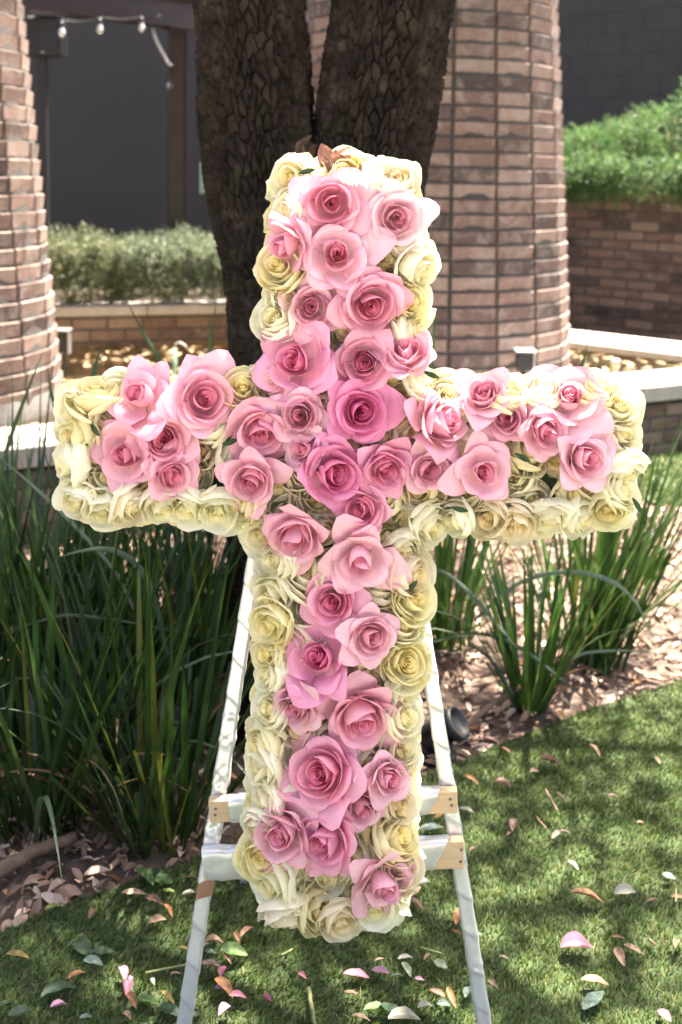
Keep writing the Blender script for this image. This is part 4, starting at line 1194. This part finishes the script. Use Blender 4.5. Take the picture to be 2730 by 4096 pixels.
# foam body
def foam(x0, x1, y0, y1, d, name='foam_block'):
    a = cp(x0, y0, -.035); b = cp(x1, y0, -.035); c = cp(x1, y1, -.035); e = cp(x0, y1, -.035)
    V = np.array([a, b, c, e]); V2 = V - CN * d
    mb = MB(); mb.add(np.vstack([V, V2]) - KL, [(0, 1, 2, 3)[::-1], (4, 5, 6, 7), (0, 4, 5, 1)[::-1], (1, 5, 6, 2)[::-1], (2, 6, 7, 3)[::-1], (3, 7, 4, 0)[::-1]])
    mb.build(name, M['foam'], cross)
foam(650, 925, 410, 2060, .055)
foam(200, 638, 915, 1165, .052); foam(938, 1400, 915, 1180, .052)
def put_rose(kind, x, y, dia, tx_, ty_, off, color, rnd):
    """x, y in view units; tx_, ty_: lean of the rose axis right/up"""
    heart, petals = rnd.choice(VARS[kind])
    c = cp(x, y, off) - KL
    ax = Vector(CN + CX * tx_ + CU * ty_).normalized()
    q = ax.to_track_quat('Z', 'Y')
    Rr = q.to_matrix() @ Matrix.Rotation(rnd.uniform(0, 6.28), 3, 'Z')
    s = dia * VS * float(np.dot(c + KL - CAM, CAMF)) / FPX / 2
    m4 = (Rr * s).to_4x4(); m4.translation = Vector(c)
    name = 'pink_rose' if kind.startswith('pink') else 'cream_rose'
    h = link(name, heart, cross, mw=m4); h.color = (*color, 1)
    for p in petals:
        jg = .09 if kind != 'cream' else .05
        jm = Matrix.Rotation(rnd.gauss(0, jg), 4, 'X') @ Matrix.Rotation(rnd.gauss(0, jg), 4, 'Y') @ Matrix.Rotation(rnd.gauss(0, .12), 4, 'Z') @ Matrix.Diagonal((rnd.uniform(.88, 1.14), rnd.uniform(.88, 1.14), rnd.uniform(.85, 1.1), 1))
        o = link('petal', p, h, mw=jm); f = rnd.uniform(.95, 1.05)
        o.color = (min(1, color[0] * f), min(1, color[1] * f), min(1, color[2] * f), 1)
    return h
PINKS = [  # x, y, diameter, lean right, lean up, tone (0 pale .. 1 magenta), kind
 (762, 468, 138, .05, .25, .50, 'pink'), (912, 500, 128, .25, .20, .05, 'pink'), (660, 560, 118, -.9, -.35, .45, 'pink_open'), (776, 585, 140, .0, -.05, .32, 'pink_open'),
 (716, 705, 112, -.05, .05, .28, 'pink'), (850, 700, 148, .05, .05, .50, 'pink'), (682, 830, 160, -.1, .2, .72, 'pink_open'), (838, 832, 122, .0, -.05, .60, 'pink'),
 (933, 812, 112, .3, .0, .38, 'pink'), (828, 945, 132, .1, .0, .95, 'pink'), (766, 1085, 138, .0, .0, .90, 'pink'), (886, 1075, 112, .1, -.05, .68, 'pink'),
 (690, 955, 112, -.2, .1, .30, 'pink_bud'), (832, 1168, 112, .1, -.1, .62, 'pink'), (682, 1228, 136, -.25, -.05, .42, 'pink'), (828, 1285, 138, .1, -.05, .30, 'pink_open'),
 (765, 1382, 112, .0, .0, .66, 'pink'), (850, 1462, 110, .15, .0, .28, 'pink'), (735, 1512, 142, -.05, .05, .80, 'pink_open'), (680, 1622, 104, -.15, .0, .28, 'pink'),
 (828, 1645, 150, .1, -.1, .45, 'pink'), (740, 1775, 150, .0, .05, .62, 'pink'), (890, 1785, 102, .35, .0, .33, 'pink_bud'), (828, 1852, 96, .1, -.1, .33, 'pink_bud'),
 (648, 1908, 138, -.25, .05, .40, 'pink'), (750, 1928, 128, .0, -.1, .66, 'pink'), (880, 2028, 128, .6, -.5, .36, 'pink_open'),
 (325, 912, 130, -.35, .45, .50, 'pink_open'), (468, 918, 138, .0, .25, .38, 'pink'), (288, 1045, 132, -.4, -.1, .50, 'pink_open'), (375, 1012, 118, .0, .0, .45, 'pink'),
 (392, 1090, 108, .05, -.15, .42, 'pink_bud'), (598, 988, 128, .0, .05, .52, 'pink'), (578, 1104, 116, -.05, -.1, .42, 'pink'),
 (1012, 968, 132, .35, .0, .48, 'pink_bud'), (1112, 908, 106, .05, .2, .32, 'pink'), (1165, 960, 100, .0, .05, .40, 'pink_bud'), (1252, 988, 104, .1, -.05, .42, 'pink_bud'),
 (1308, 915, 138, .25, .25, .28, 'pink_open'), (1345, 1052, 114, .2, -.1, .28, 'pink'), (1108, 1085, 118, .0, -.2, .40, 'pink_open'), (985, 1080, 88, .0, .0, .36, 'pink'),
 (700, 1032, 86, -.1, -.1, .25, 'pink_bud')]
PALE = np.array([.94, .75, .775]); MIDP = np.array([.92, .54, .635]); MAG = np.array([.88, .33, .57])
rnd = random.Random(5)
for x, y, d, a, b, t, k in PINKS:
    c = PALE + (MIDP - PALE) * min(1, t / .5) if t < .5 else MIDP + (MAG - MIDP) * (t - .5) / .5
    c = np.clip(c * rnd.uniform(.97, 1.03), 0, 1)
    put_rose(k, x, y, d * 1.0, a + rnd.gauss(0, .22), b + rnd.gauss(0, .22) + .04, .018 + rnd.uniform(-.006, .010), tuple(c), rnd)
RIM = [(655, 402), (790, 396), (905, 402), (940, 470), (944, 600), (942, 720), (936, 860), (1000, 905), (1150, 900), (1300, 896), (1415, 905), (1428, 1000), (1428, 1090), (1420, 1178),
       (1300, 1192), (1150, 1192), (1010, 1185), (936, 1260), (938, 1400), (936, 1550), (924, 1700), (920, 1850), (914, 2000), (900, 2088), (780, 2104), (648, 2092), (604, 2000), (603, 1850),
       (610, 1700), (622, 1550), (630, 1400), (636, 1270), (565, 1162), (450, 1166), (300, 1166), (186, 1166), (172, 1080), (170, 990), (178, 912), (260, 905), (400, 905), (540, 905), (640, 860),
       (650, 720), (648, 600), (648, 470)]
RIMA = np.array(RIM, float); nx = np.roll(RIMA, -1, 0); seg = np.linalg.norm(nx - RIMA, axis=1); cum = np.r_[0, np.cumsum(seg)]; PER = cum[-1]
def rim_at(s):
    s = s % PER; i = min(len(seg) - 1, int(np.searchsorted(cum, s, 'right') - 1)); t = (s - cum[i]) / seg[i]
    p = RIMA[i] * (1 - t) + nx[i] * t; d = (nx[i] - RIMA[i]) / seg[i]
    return p, np.array([d[1], -d[0]])          # outward (clockwise in image coordinates)
def cream_col():
    t = rnd.random()
    b = np.array([.985, .955, .79]) if t < .6 else (np.array([.985, .93, .66]) if t < .85 else np.array([.97, .90, .74]))
    return tuple(np.clip(b * rnd.uniform(.96, 1.04), 0, 1))
taken = []
n1 = int(PER / 68)
for i in range(n1):
    p, o_ = rim_at(i * PER / n1 + rnd.uniform(-9, 9))
    if any((p[0] - q[0]) ** 2 + (p[1] - q[1]) ** 2 < (q[2] * .32) ** 2 for q in PINKS): continue
    put_rose('cream', p[0] + o_[0] * rnd.uniform(-14, 5) + rnd.gauss(0, 5), p[1] + o_[1] * rnd.uniform(-14, 5) + rnd.gauss(0, 5), rnd.uniform(100, 130), o_[0] * .7 + rnd.gauss(0, .48), -o_[1] * .7 + rnd.gauss(0, .48), -.006 + rnd.uniform(-.008, .010), cream_col(), rnd)
    taken.append((p[0], p[1]))
for i in range(n1):
    p, o_ = rim_at((i + .5) * PER / n1 + rnd.uniform(-9, 9))
    put_rose('cream', p[0] + o_[0] * rnd.uniform(2, 9), p[1] + o_[1] * rnd.uniform(2, 9), rnd.uniform(96, 116), o_[0] * 1.8 + rnd.gauss(0, .3), -o_[1] * 1.8 + rnd.gauss(0, .3), -.056 + rnd.uniform(-.01, .01), cream_col(), rnd)
xs = []
for _ in range(6000):
    x, y = rnd.uniform(180, 1430), rnd.uniform(400, 2110)
    if not inpoly(np.array([x]), np.array([y]), RIM)[0]: continue
    if any((x - q[0]) ** 2 + (y - q[1]) ** 2 < 55 ** 2 for q in taken): continue
    if any((x - q[0]) ** 2 + (y - q[1]) ** 2 < (q[2] * .42) ** 2 for q in PINKS): continue
    taken.append((x, y))
    put_rose('cream', x, y, rnd.uniform(98, 128), rnd.gauss(0, .45), rnd.gauss(0, .45), -.020, cream_col(), rnd)
# sepals and leaf tips showing between the roses
for x, y, yaw in ((1310, 1062, .4), (853, 1842, 2.0), (862, 1852, -.6), (1200, 1050, 1.1), (220, 985, .7), (945, 1345, 2.4), (1055, 1168, 1.4), (545, 1130, 1.0), (705, 395, 1.8), (1462, 1160, .5), (990, 860, 1.2), (530, 1015, 2.0)):
    o = leaf_obj('leaf', M['leafobj'], (.035, .085, .025), cp(x, y, .012) - KL, 0, .022, .34, 0, 0, .3, .3, cross)
    R3 = np.stack([CX * math.cos(yaw) + CU * math.sin(yaw), -CX * math.sin(yaw) + CU * math.cos(yaw), CN], 1)
    o.matrix_local = mat4(R3, cp(x, y, .016) - KL, (.026,) * 3)
# two brown leaves at the head of the cross
for x, y, yaw, ln in ((752, 366, 1.95, .05), (786, 366, 1.05, .045), (770, 370, 1.5, .035)):
    o = leaf_obj('brown_leaf', M['leafobj'], (.42, .20, .13), (0, 0, 0), 0, ln, .62, 0, 0, .2, -.05, cross)
    R3 = np.stack([CX * math.sin(yaw) - CU * math.cos(yaw), CX * math.cos(yaw) + CU * math.sin(yaw), CN], 1)
    o.matrix_local = mat4(R3, cp(x, y, -.004) - KL, (ln,) * 3); o['label'] = 'dry brown leaf'

# ------------------------------------------------------------------ things dropped on the turf
DRY = {'tan': (.44, .29, .19), 'brown': (.24, .125, .075), 'orange': (.46, .22, .10), 'pinkish': (.50, .33, .26), 'yellow': (.42, .30, .09)}
GRN = {'green': (.09, .17, .05), 'dark': (.035, .075, .035), 'blue': (.13, .20, .17), 'pale': (.28, .36, .24), 'lime': (.25, .32, .08)}
PET = {'pink': (.46, .17, .24), 'white': (.36, .35, .30), 'lilac': (.40, .22, .33)}
c6 = lambda x, y: (x / 1.2062, 3200 + y / 1.2062, 1 / 1.2062)
c7 = lambda x, y: (1300 + x / 1.0965, 3000 + y / 1.0965, 1 / 1.0965)
D6 = [(650, 465, 120, 5, 'tan'), (745, 495, 100, -15, 'brown'), (440, 560, 70, 60, 'tan'), (760, 590, 90, 15, 'tan'), (810, 540, 70, -50, 'orange'), (1195, 645, 85, 40, 'brown'), (1145, 670, 55, -60, 'brown'), (375, 862, 100, 35, 'orange'), (850, 843, 55, 0, 'pinkish'), (1015, 805, 100, -5, 'pinkish'),
      (90, 768, 110, 0, 'yellow'), (1080, 928, 110, -35, 'orange'), (1035, 700, 90, 8, 'tan'), (640, 975, 80, -60, 'brown'), (810, 975, 90, -35, 'yellow'), (615, 1045, 50, -40, 'tan'), (925, 378, 60, 0, 'brown'), (885, 722, 50, 0, 'yellow'), (1105, 770, 50, -60, 'brown'), (1080, 365, 60, 20, 'brown')]
D7 = [(645, 142, 70, -20, 'orange'), (785, 165, 75, 0, 'pinkish'), (990, 68, 90, -5, 'brown'), (1180, 15, 65, -30, 'tan'), (920, 105, 50, 20, 'tan'), (1035, 220, 65, -25, 'brown'), (1268, 215, 48, 0, 'pinkish'), (830, 335, 58, 80, 'pinkish'), (812, 380, 35, 40, 'brown'), (1385, 325, 32, 0, 'pinkish'), (1088, 515, 55, -25, 'pinkish'),
      (655, 450, 45, 30, 'pinkish'), (1155, 672, 150, -3, 'orange'), (1440, 665, 50, 10, 'brown'), (1545, 648, 60, 5, 'brown'), (395, 685, 90, -25, 'tan'), (585, 735, 90, 80, 'orange'), (580, 803, 55, -20, 'orange'), (395, 625, 70, 45, 'pinkish'), (458, 920, 60, 60, 'tan'), (785, 917, 42, 0, 'pinkish'),
      (1355, 880, 95, -25, 'tan'), (1300, 920, 70, -65, 'tan'), (1555, 870, 60, 70, 'tan'), (1185, 1025, 120, -8, 'orange'), (500, 290, 48, 40, 'orange'), (1055, 365, 50, 0, 'pinkish'), (240, 922, 45, 20, 'tan'), (115, 1070, 65, 0, 'brown'), (560, 1100, 80, -65, 'orange'), (500, 1080, 80, -15, 'brown'), (740, 1030, 55, -40, 'pinkish'), (1290, 828, 55, 0, 'brown'), (1020, 378, 55, 30, 'pinkish'), (795, 10, 50, -20, 'orange'), (1460, 45, 35, -50, 'pinkish'), (160, 1190, 80, 0, 'tan')]
Gr6 = [(695, 378, 110, -35, 'green'), (790, 390, 90, -20, 'green'), (755, 360, 70, 70, 'dark'), (400, 715, 90, -60, 'dark'), (495, 742, 115, 10, 'dark'), (452, 795, 95, -10, 'blue'), (290, 940, 180, 18, 'dark'), (25, 1010, 110, 30, 'dark'), (100, 1035, 125, 15, 'dark'), (715, 980, 110, -10, 'green'), (820, 1030, 115, -15, 'dark'), (415, 1053, 62, 10, 'blue'), (1130, 745, 130, -5, 'green'), (1015, 740, 62, 0, 'dark'), (260, 528, 85, 18, 'lime'), (815, 440, 60, 0, 'lime'), (945, 1055, 80, 30, 'dark')]
Gr7 = [(470, 345, 100, 5, 'blue'), (1180, 1105, 115, 45, 'blue'), (508, 945, 62, -20, 'pale'), (358, 970, 62, -50, 'pale'), (630, 1065, 60, 70, 'blue'), (1510, 560, 60, -10, 'blue'), (225, 1145, 110, 5, 'green'), (295, 1155, 115, -20, 'dark'), (522, 1122, 62, 0, 'blue'), (320, 998, 50, 10, 'pale'), (670, 810, 40, 0, 'blue')]
P6 = [(590, 855, 60, -60, 'pink'), (610, 910, 75, 85, 'pink'), (630, 868, 34, 50, 'pink'), (250, 935, 72, 5, 'white'), (285, 998, 85, 20, 'lilac'), (1080, 833, 65, 75, 'pink'), (1085, 1030, 85, 45, 'lilac'), (1150, 962, 85, 5, 'pink'), (1290, 965, 55, -30, 'pink'), (1460, 855, 42, -20, 'pink'), (740, 882, 26, -60, 'white'), (915, 455, 65, 10, 'white'), (1275, 550, 45, 80, 'white'), (1000, 705, 45, 30, 'white'), (1060, 915, 50, 0, 'lilac')]
P7 = [(1315, 632, 100, 10, 'white'), (435, 585, 55, 15, 'white'), (355, 918, 65, 10, 'white'), (1105, 875, 140, 5, 'pink'), (138, 995, 115, -10, 'pink'), (245, 975, 80, -12, 'lilac'), (1490, 1168, 75, -40, 'pink'), (415, 1008, 42, -10, 'lilac'), (620, 268, 65, -15, 'white'), (350, 1192, 140, 5, 'white'), (440, 1130, 65, 10, 'white')]
LAB = {'tan': 'tan dry leaf lying on the turf', 'brown': 'dark brown dry leaf lying on the turf', 'orange': 'orange-brown dry leaf lying on the turf', 'pinkish': 'pale pinkish-tan dry leaf lying on the turf', 'yellow': 'yellowish dry leaf lying on the turf',
       'green': 'fresh green leaf dropped on the turf', 'dark': 'dark green leaf dropped on the turf', 'blue': 'blue-green rounded leaf dropped on the turf', 'pale': 'pale green leaf dropped on the turf', 'lime': 'lime green leaf dropped on the turf',
       'pink': 'pink rose petal fallen on the turf', 'white': 'white rose petal fallen on the turf', 'lilac': 'lilac-pink rose petal fallen on the turf'}
def drop(lst, conv, table, name, mat, width, cup, droop, cat, seed):
    rr = random.Random(seed)
    for x, y, ln, ang, c in lst:
        px, py, k = conv(x, y); p = atZ(px, py, .016)
        a = math.radians(ang); dx = math.cos(a) * ln * k / 2; dy = -math.sin(a) * ln * k / 2
        q1 = atZ(px + dx, py + dy, .016); q0 = atZ(px - dx, py - dy, .016)
        v = q1 - q0; L = min(.062, max(.014, float(np.linalg.norm(v)))); yaw = math.atan2(v[1], v[0])
        w = rr.choice(width)
        o = leaf_obj(name, mat, tuple(np.clip(np.array(table[c]) * rr.uniform(.85, 1.15), 0, 1)), p, yaw, L, w, rr.uniform(-.05, .12), rr.uniform(-.3, .3), rr.choice(cup), rr.choice(droop))
        inside = inpoly(np.array([p[0]]), np.array([p[1]]), lawn_poly)[0]
        size = 'large ' if L > .052 else ('small ' if L < .028 else '')
        if not inside: zone = 'at the edge of the planting bed'
        elif px < 820: zone = 'on the shaded turf between the bed and the easel'
        elif px < 1780: zone = 'on the turf under the cross between the easel legs'
        elif py < 3420: zone = 'on the turf between the mulch edge and the easel crossbars'
        else: zone = 'on the open turf well away from the mulch'
        lab = size + LAB[c].split(' lying')[0].split(' dropped')[0].split(' fallen')[0] + ' ' + zone
        tag(o, lab, cat, lab.replace(' leaf ', ' leaves ').replace(' petal ', ' petals '))
drop(D6, c6, DRY, 'fallen_leaf', M['leafobj'], (.3, .38, .5), (.3, .6), (.1, .3), 'leaf', 1)
drop(D7, c7, DRY, 'fallen_leaf', M['leafobj'], (.3, .38, .5), (.3, .6), (.1, .3), 'leaf', 2)
drop(Gr6, c6, GRN, 'green_leaf', M['leafobj'], (.5, .6, .7), (.1, .3), (.1, .2), 'leaf', 3)
drop(Gr7, c7, GRN, 'green_leaf', M['leafobj'], (.5, .6, .7), (.1, .3), (.1, .2), 'leaf', 4)
drop(P6, c6, PET, 'rose_petal', M['petalobj'], (.5, .6), (.45, .7), (.1, .3), 'petal', 5)
drop(P7, c7, PET, 'rose_petal', M['petalobj'], (.55, .65), (.3, .5), (.05, .12), 'petal', 6)
stem_m = simple('cut_stem', (.16, .17, .07), .6, .25, 60)
for i, (conv, x, y, ln, ang, lab) in enumerate(((c6, 800, 815, 200, 12, 'long green cut flower stem lying beside the left easel leg'), (c6, 1385, 735, 60, 28, 'short pale cut stem lying below the foot of the cross'), (c6, 1505, 1000, 180, -80, 'thick olive cut stem pointing away below the foot of the cross'),
                                   (c7, 995, 220, 110, -60, 'grey twig lying on the sunny turf near a brown leaf'), (c7, 950, 320, 70, -50, 'short tan twig lying on the sunny turf'), (c7, 465, 880, 95, -15, 'thin green stem lying right of the foot of the cross'), (c7, 1540, 640, 60, 90, 'pale green stem crossing a brown leaf on the turf'), (c7, 1440, 845, 40, -40, 'tiny tan twig lying near a pink petal on the turf'))):
    px, py, k = conv(x, y); a = math.radians(ang); dx = math.cos(a) * ln * k / 2; dy = -math.sin(a) * ln * k / 2
    stick([atZ(px - dx, py - dy, .017), atZ(px, py, .020), atZ(px + dx, py + dy, .017)], .0042 if i == 2 else .0026, lab, stem_m if i in (0, 1, 2, 5, 6) else M['twig'], 'stem', None, 'cut_stem')
print('objects', len(bpy.data.objects))
